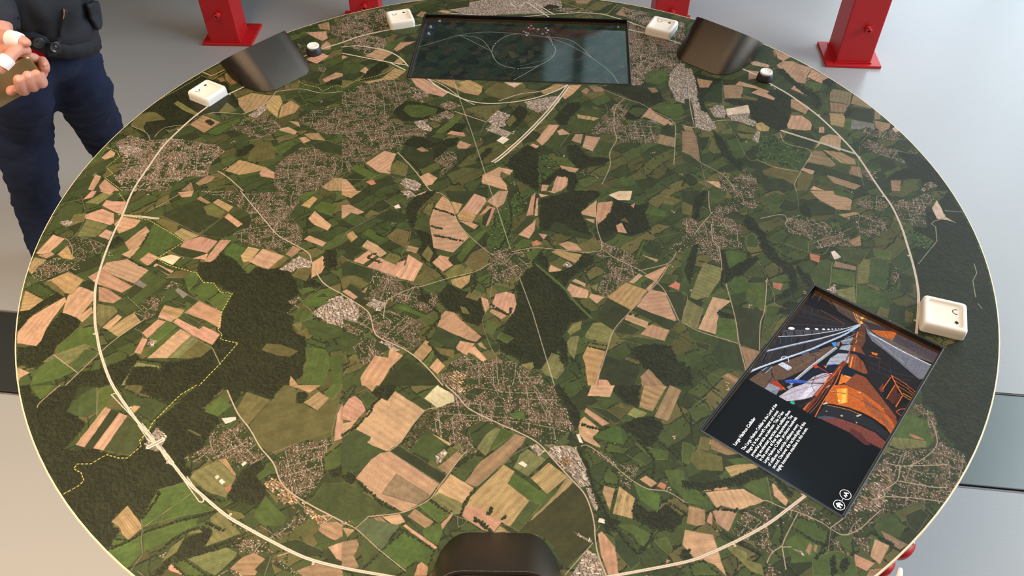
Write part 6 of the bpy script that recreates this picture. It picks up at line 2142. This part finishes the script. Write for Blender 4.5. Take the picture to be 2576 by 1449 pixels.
# ============================================================== the visitor
person=thing('person','person in charcoal jacket and navy trousers, left of the table, holding a gold phone','person',(-1.10,.68,0))
PO=Vector((-1.10,.68,0))
def pobj(name,bm,m,smooth=True,parent=None):
    bmesh.ops.recalc_face_normals(bm,faces=bm.faces)
    o=obj(name,bm,m,None,smooth)
    o.data.transform(Matrix.Translation(-PO)); o.parent=parent or person
    return o
def remesh(o,vox,sm=4,fac=.5):
    r=o.modifiers.new('remesh','REMESH'); r.mode='VOXEL'; r.voxel_size=vox; r.use_smooth_shade=True
    s=o.modifiers.new('smooth','SMOOTH'); s.iterations=sm; s.factor=fac
FD=Vector((.55,-.83,0)).normalized(); HD=Vector((-.85,-.53,0)).normalized(); LF=Vector((.53,-.85,0)).normalized()   # heading, and the side turned to the camera
hc=Vector((-1.130,.668,.834))
TILT=.066
def tilt(a): return (.112 if math.cos(a)>0 else .066)*math.cos(a)

# ---- trousers
def folds(o,amp,sc,seed):
    """fabric folds pressed into the mesh"""
    me=o.data
    for v in me.vertices:
        p=v.co*sc+Vector((seed,0,0)); 
        n=mnoise.noise(Vector((p.x*1.1,p.y*1.1,p.z*2.3)))+.5*mnoise.noise(Vector((p.x*2.5,p.y*2.5,p.z*4.6+3)))
        v.co+=v.normal*(n*amp)
def bake(o):
    dg=bpy.context.evaluated_depsgraph_get(); me=bpy.data.meshes.new_from_object(o.evaluated_get(dg)); 
    old=o.data; o.modifiers.clear(); o.data=me; bpy.data.meshes.remove(old)
    for p in me.polygons: p.use_smooth=True
hipL=Vector((-1.150,.61,.80)); hipR=Vector((-1.118,.715,.80))
def away(p,d=.055):      # push a point from the visible surface to the limb's axis
    p=Vector(p); v=(p-Vector(cam.location)).normalized(); return p+v*d
legL=[hipL+Vector((0,0,.02)),away((-1.1520,0.5285,0.7400)),away((-1.2546,0.6234,0.5800)),away((-1.2960,0.6270,0.4500)),away((-1.3599,0.6751,0.3000)),away((-1.3879,0.6729,0.1800)),away((-1.3734,0.6279,0.0750))]
legR=[hipR+Vector((0,0,.02)),away((-1.1026,0.6812,0.6600)),away((-1.1547,0.7658,0.5300)),away((-1.2125,0.8710,0.3800)),away((-1.2451,0.9313,0.2400)),away((-1.2606,0.9665,0.0750))]
bm=bmesh.new()
tube(bm,legL,[.080,.076,.073,.069,.066,.062,.060],26)
tube(bm,legR,[.076,.076,.071,.066,.060,.060],26)
cen=Vector((hc.x,hc.y,.80))
tube(bm,[cen+Vector((0,0,-.05)),cen+Vector((0,0,.0)),cen+Vector((0,0,.06))],[(.075,.105),(.085,.115),(.080,.105)],26,up=tuple(LF))
tr=pobj('trousers',bm,M['denim']); remesh(tr,.011,6); bpy.context.view_layer.update(); bake(tr); folds(tr,.0065,10,3.1); folds(tr,.0050,22,7.7)
for nm,leg,ft in (('shoe',legL,0),('shoe',legR,1)):
    a=leg[-1]; bm=bmesh.new()
    b=Vector((a.x,a.y,.0))
    tube(bm,[b-FD*.07+Vector((0,0,.045)),b+Vector((0,0,.052)),b+FD*.08+Vector((0,0,.044)),b+FD*.165+Vector((0,0,.034))],[(.036,.042),(.042,.048),(.046,.040),(.036,.030)],18)
    for v in bm.verts: v.co.z=max(v.co.z,.004)
    pobj(nm,bm,M['shoe'])
# ---- jacket: torso and sleeves in one cloth shell
tor=[(0,.113,.150,0),(.05,.124,.165,-.006),(.12,.130,.172,-.02),(.22,.130,.180,-.035),(.45,.125,.195,-.045),(.57,.105,.200,-.04),(.62,.075,.12,-.04)]
bm=bmesh.new()
rings=[]
for dz,a,b,sh in tor:
    c=hc+Vector((0,0,dz))+HD*sh
    rings.append([tuple(c+HD*(a*math.cos(2*PI*k/40))+LF*(b*math.sin(2*PI*k/40))+Vector((0,0,tilt(2*PI*k/40)*max(0,1-dz/.3)))) for k in range(40)])
loft(bm,rings)
wL=Vector((-1.0613,0.4292,0.9577)); eL=Vector((-1.1775,0.5748,1.0964)); sL=hc+LF*.19+Vector((0,0,.56))+HD*.02
wR=Vector((-1.1434,0.4403,0.9130)); eR=Vector((-1.22,.52,1.13)); sR=hc-LF*.19+Vector((0,0,.56))+HD*.02
tube(bm,[sL,(sL+eL)/2+LF*.01,eL,(eL+wL)/2,wL],[.075,.066,.060,.056,.048],20)
tube(bm,[sR,(sR+eR)/2,eR,(eR+wR)/2,wR],[.075,.066,.060,.056,.048],20)
jk=pobj('jacket',bm,M['jacket']); remesh(jk,.012,3); bpy.context.view_layer.update(); bake(jk)
# gathered hem: pull the waistband in and press gathers above it
for v in jk.data.vertices:
    p=v.co+PO
    if p.z<hc.z+.16 and (Vector((p.x,p.y,0))-Vector((hc.x,hc.y,0))).length<.26:
        d=Vector((p.x-hc.x,p.y-hc.y,0)); 
        if d.length>1e-4:
            h=p.z-hc.z; ang=math.atan2(d.y,d.x)
            g=math.sin(ang*21+2*math.sin(ang*5))*.0045*max(0,1-abs(h-.07)/.08)
            puff=.010*math.exp(-((h-.10)/.05)**2)
            v.co+=d.normalized()*(g+puff)
folds(jk,.0125,8,9.7)
def bvh_of(o): 
    return BVHTree.FromPolygons([v.co+PO for v in o.data.vertices],[tuple(p.vertices) for p in o.data.polygons])
BV=bvh_of(jk)
def on_jacket(p,lift=.0):
    q,n,_,_=BV.find_nearest(Vector(p)); return q+n*lift,n
def patch(name,outline,lift,thick,m,res=10):
    """a cloth piece lying on the jacket: outline = 4 world corners (a,b,c,d)"""
    a,b,c,d=[Vector(x) for x in outline]; bm=bmesh.new(); g=[]
    for i in range(res+1):
        row=[]
        for j in range(res+1):
            u,v=i/res,j/res; p=a*(1-u)*(1-v)+b*u*(1-v)+c*u*v+d*(1-u)*v
            q,n=on_jacket(p); row.append((q+n*lift,q+n*(lift+thick)))
        g.append(row)
    T=[[bm.verts.new(x[1]) for x in r] for r in g]; B=[[bm.verts.new(x[0]) for x in r] for r in g]
    for i in range(res):
        for j in range(res):
            bm.faces.new((T[i][j],T[i+1][j],T[i+1][j+1],T[i][j+1])); bm.faces.new((B[i][j],B[i][j+1],B[i+1][j+1],B[i+1][j]))
    for i in range(res):
        bm.faces.new((T[i][0],B[i][0],B[i+1][0],T[i+1][0])); bm.faces.new((T[i][res],T[i+1][res],B[i+1][res],B[i][res]))
        bm.faces.new((T[0][i],T[0][i+1],B[0][i+1],B[0][i])); bm.faces.new((T[res][i],B[res][i],B[res][i+1],T[res][i+1]))
    return pobj(name,bm,m,True,jk)
def ringband(name,z0,z1,grow,m,par,a0=0,a1=2*PI,n=72,wob=.0,thick=.006):
    bm=bmesh.new(); R=[]
    full=a1-a0>6.2
    for k in range(n+(0 if full else 1)):
        a=a0+(a1-a0)*k/n; aa,bb=.113+grow,.150+grow
        w_=wob*math.sin(a*25)
        dirv=HD*math.cos(a)+LF*math.sin(a)
        def pt(g,z): return hc+HD*((aa+g+w_)*math.cos(a))+LF*((bb+g+w_)*math.sin(a))+Vector((0,0,z+tilt(a)))
        R.append([tuple(x) for x in (pt(-thick,z0),pt(0,z0-.002),pt(.0025,(z0+z1)/2),pt(0,z1),pt(-thick,z1))])
    loft(bm,R+([R[0]] if full else []),cap=not full,close=True)
    bmesh.ops.remove_doubles(bm,verts=bm.verts,dist=1e-5)
    return pobj(name,bm,m,True,par)
wb_=ringband('waistband',-.022,.030,.006,M['jacket'],jk,wob=.0016)
_n=len(jk.data.vertices)
BV=BVHTree.FromPolygons([v.co+PO for v in jk.data.vertices]+[v.co+PO for v in wb_.data.vertices],[tuple(q.vertices) for q in jk.data.polygons]+[tuple(i+_n for i in q.vertices) for q in wb_.data.polygons])
ringband('red_knit_hem',-.046,-.012,.001,M['knit'],person,a0=-1.5,a1=1.46)
# waist tab with its two buttons
def button(p,r=.0125,up=.008):
    q,n=on_jacket(p,up); bm=bmesh.new()
    add_lathe(bm,[(r*.98,0),(r,.0015),(r*.96,.0032),(r*.80,.0036),(r*.70,.0022),(r*.25,.0022),(r*.2,.003)],28)
    rot=n.to_track_quat('Z','Y').to_matrix().to_4x4()
    bmesh.ops.transform(bm,matrix=Matrix.Translation(q)@rot,verts=bm.verts)
    return pobj('button',bm,M['horn'],True,jk)
patch('waist_tab',[(-1.0446,0.5348,0.8502),(-1.0232,0.5495,0.8477),(-1.0306,0.5477,0.8166),(-1.0519,0.5324,0.8195)],.006,.004,M['jacket'])
button((-1.0589,0.5283,0.8550)); button((-1.0375,0.5414,0.8364),.0125,.0135)
patch('pocket_welt',[(-0.9889,0.5641,0.9172),(-0.9865,0.5665,0.9121),(-1.0197,0.5536,0.8513),(-1.0224,0.5505,0.8551)],.004,.006,M['jacket'],8)
patch('pocket_opening',[(-0.9910,0.5618,0.9165),(-0.9899,0.5631,0.9139),(-1.0089,0.5604,0.8732),(-1.0110,0.5579,0.8745)],.0045,.003,M['jlin'],8)
patch('side_flap',[(-0.9749,0.6280,0.8976),(-0.9889,0.6987,0.8626),(-0.9939,0.6815,0.8153),(-0.9850,0.6385,0.8221)],.004,.009,M['jacket'],10)
# ---- body: head, neck, arms and both hands as one skin
bm=bmesh.new()
nk=hc+HD*.03+Vector((0,0,.60))
tube(bm,[nk-Vector((0,0,.08)),nk+Vector((0,0,.03)),nk+HD*.015+Vector((0,0,.10))],[.062,.056,.056],22)
hd=nk+HD*.035+Vector((0,0,.185))
def ell(c,rx,ry,rz,n=20):
    rs=[]
    for i in range(1,12):
        t=PI*i/12; rs.append([tuple(c+HD*(rx*math.sin(t)*math.cos(2*PI*k/n))+LF*(ry*math.sin(t)*math.sin(2*PI*k/n))+Vector((0,0,-rz*math.cos(t)))) for k in range(n)])
    loft(bm,rs)
ell(hd,.098,.076,.122); ell(hd+HD*.03-Vector((0,0,.06)),.066,.055,.06)
tube(bm,[hd+HD*.085+Vector((0,0,.02)),hd+HD*.112-Vector((0,0,.015)),hd+HD*.100-Vector((0,0,.022))],[.008,.014,.012],12)   # nose
for s in (-1,1): tube(bm,[hd+LF*(s*.074)+Vector((0,0,.025)),hd+LF*(s*.084)-HD*.012+Vector((0,0,0)),hd+LF*(s*.076)-Vector((0,0,.03))],[.010,.015,.008],10)
tube(bm,[hd+HD*.078+LF*.022-Vector((0,0,.058)),hd+HD*.090-Vector((0,0,.056)),hd+HD*.078-LF*.022-Vector((0,0,.058))],[.005,.007,.005],10)  # mouth
tube(bm,[sL-Vector((0,0,.02)),eL,(eL+wL)/2,wL],[.045,.040,.036,.031],16)
tube(bm,[sR-Vector((0,0,.02)),eR,(eR+wR)/2,wR],[.045,.040,.036,.031],16)
tube(bm,[sL-Vector((0,0,.03)),nk-Vector((0,0,.07)),sR-Vector((0,0,.03))],[.05,.07,.05],16)
V=lambda p: Vector(p)
# upper hand (thumb with a bandage pointing right, bent forefinger below it)
palmU=[wL,V((-1.0458,0.3801,0.9524)),V((-1.0333,0.3510,0.9385))]
tube(bm,palmU,[.030,.034,.030],16,flat=.75)
tube(bm,[V((-1.0380,0.3651,0.9519)),V((-1.0093,0.3519,0.9600)),V((-0.9870,0.3460,0.9614)),V((-0.9695,0.3425,0.9580)),V((-0.9653,0.3422,0.9564))],[.021,.0165,.0135,.0115,.0095],14)
tube(bm,[V((-1.0205,0.3406,0.9355)),V((-0.9952,0.3423,0.9468)),V((-0.9788,0.3406,0.9423)),V((-0.9737,0.3433,0.9380))],[.018,.0145,.0115,.010],14)
tube(bm,[V((-0.9788,0.3417,0.9435)),V((-0.9836,0.3238,0.9485)),V((-0.9890,0.3028,0.9450)),V((-0.9964,0.2883,0.9396)),V((-1.0028,0.2815,0.9331))],[.0115,.0125,.0125,.0118,.0105],14)
tube(bm,[V((-1.0364,0.3494,0.9232)),V((-1.0107,0.3439,0.9317)),V((-0.9925,0.3479,0.9328)),V((-0.9886,0.3617,0.9211))],[.020,.0140,.0115,.0095],14)
# lower hand: heel behind the phone, four fingers curling over its lower edge onto the back
wrist2=V((-1.0451,0.4310,0.8559)); 
tube(bm,[wR,(wR+wrist2)/2+Vector((0,0,-.02)),wrist2,V((-1.0110,0.4030,0.8610)),V((-1.0029,0.3769,0.8596))],[.030,.029,.027,.025,.022],16,flat=.8)
tube(bm,[V((-1.0121,0.3882,0.8565)),V((-0.9986,0.3903,0.8724)),V((-0.9928,0.3862,0.8919)),V((-0.9922,0.3743,0.9054))],[.018,.0160,.0120,.0095],14)
fing=[((-0.9904,0.3693,0.8661),(-0.9677,0.3358,0.8688),(-0.9551,0.3084,0.8869),(-0.9510,0.3043,0.9079),.0112),
      ((-1.0039,0.3645,0.8616),(-0.9860,0.3305,0.8637),(-0.9686,0.2992,0.8864),(-0.9620,0.2933,0.9111),.0120),
      ((-1.0224,0.3585,0.8559),(-1.0059,0.3246,0.8581),(-0.9847,0.2891,0.8864),(-0.9756,0.2806,0.9101),.0122)]
for a,b,c,d,r in fing:
    tube(bm,[V(a),V(b),V(c),V(d)],[r,r,r*.98,r*.84],14)
tube(bm,[V((-1.0152,0.3726,0.8624)),V((-1.0261,0.3553,0.8598)),V((-1.0291,0.3271,0.8605)),V((-1.0272,0.3137,0.8615))],[.013,.0125,.0115,.0095],14)
tube(bm,[V((-1.0024,0.3899,0.8650)),V((-0.9786,0.3777,0.8742)),V((-0.9702,0.3728,0.8875)),V((-0.9758,0.3831,0.8917))],[.013,.0112,.0105,.0090],14)
body=pobj('body',bm,M['skin']); remesh(body,.0023,3,.45); bpy.context.view_layer.update(); bake(body)
BB=BVHTree.FromPolygons([v.co+PO for v in body.data.vertices],[tuple(p.vertices) for p in body.data.polygons])
def nail(p0,p1,w_):
    q,n,_,_=BB.find_nearest(Vector(p0)); a=(Vector(p1)-Vector(p0)); a=(a-n*a.dot(n)).normalized(); s=n.cross(a)
    bm=bmesh.new(); vs=[]
    for k in range(14):
        t=2*PI*k/14; o=a*(w_*1.15*math.cos(t))+s*(w_*.8*math.sin(t)); r,nn,_,_=BB.find_nearest(q+o); vs.append(bm.verts.new(r+nn*.0002))
    c,nn,_,_=BB.find_nearest(q); cv=bm.verts.new(c+nn*.0005)
    for k in range(14): bm.faces.new((vs[k],vs[(k+1)%14],cv))
    pobj('fingernail',bm,M['nail'],True,body)
nail((-0.9555,0.2514,0.9265),(-0.9563,0.2570,0.9318),.0055); nail((-0.9383,0.2569,0.9317),(-0.9391,0.2620,0.9366),.0055); nail((-0.9293,0.2679,0.9284),(-0.9301,0.2725,0.9327),.005); nail((-0.9503,0.3461,0.9062),(-0.9519,0.3509,0.9107),.0048); nail((-0.9425,0.3072,0.9796),(-0.9394,0.3054,0.9780),.0045)
# bandages wrapped round two finger ends
def wrap(pts,rad):
    bm=bmesh.new(); tube(bm,pts,rad,18,cap='flat'); return pobj('bandage',bm,M['bandage'],True,person)
wrap([(-0.9977,0.3494,0.9604),(-0.9840,0.3445,0.9613),(-0.9737,0.3422,0.9591)],[.0178,.0166,.0148])
wrap([(-0.9900,0.3007,0.9445),(-0.9944,0.2910,0.9415),(-0.9990,0.2840,0.9369)],[.0150,.0146,.0136])
bm=bmesh.new(); ellc=hd-HD*.012+Vector((0,0,.03))
rs=[]
for i in range(5,12):
    t=PI*i/12; rs.append([tuple(ellc+HD*(.100*math.sin(t)*math.cos(2*PI*k/20)-.008)+LF*(.081*math.sin(t)*math.sin(2*PI*k/20))+Vector((0,0,-.108*math.cos(t)))) for k in range(20)])
loft(bm,rs); pobj('hair',bm,M['hair'])
for s in (-1,1):
    bm=bmesh.new(); bmesh.ops.create_uvsphere(bm,u_segments=12,v_segments=8,radius=.010); bmesh.ops.translate(bm,vec=hd+HD*.084+LF*(s*.031)+Vector((0,0,.012)),verts=bm.verts); pobj('eye',bm,M['btn_white'])
# ---- the phone in the hands
c0=V((-0.9806,0.3515,0.9224)); c1=V((-1.0739,0.2788,0.8973)); c2=V((-0.9787,0.3608,0.8760))
ux=(c1-c0).normalized(); uy=(c2-c0); uy=(uy-ux*uy.dot(ux)).normalized(); uz=ux.cross(uy)
if uz.dot(Vector(cam.location)-c0)<0: uz=-uz
Lp,Wp_,Tp=.150,.073,.0085
pc=c0+ux*(Lp/2)+uy*(Wp_/2)
ph=thing('mobile_phone','gold mobile phone held sideways in both hands of the person','phone',tuple(pc))
def P3(x,y,z): return tuple(ux*x+uy*y+uz*z)
def pslab(name,g,z0,z1,m,r=.010,par=ph,c=(0,0)):
    bm=bmesh.new(); e=.0012
    loft(bm,[[P3(c[0]+x,c[1]+y,z) for x,y in rrect(Lp/2+gg+g[0],Wp_/2+gg+g[1],r+gg,6)] for gg,z in ((-e,z0),(0,z0+e),(0,z1-e),(-e,z1))])
    bmesh.ops.recalc_face_normals(bm,faces=bm.faces); return obj(name,bm,m,par,False)
pslab('frame',(0,0),-Tp,0,M['gold'])
pslab('back_cover',(-.0016,-.0016),-.001,.0009,M['phone'])
pslab('screen_glass',(-.0025,-.0025),-Tp-.0008,-Tp+.001,M['black'])
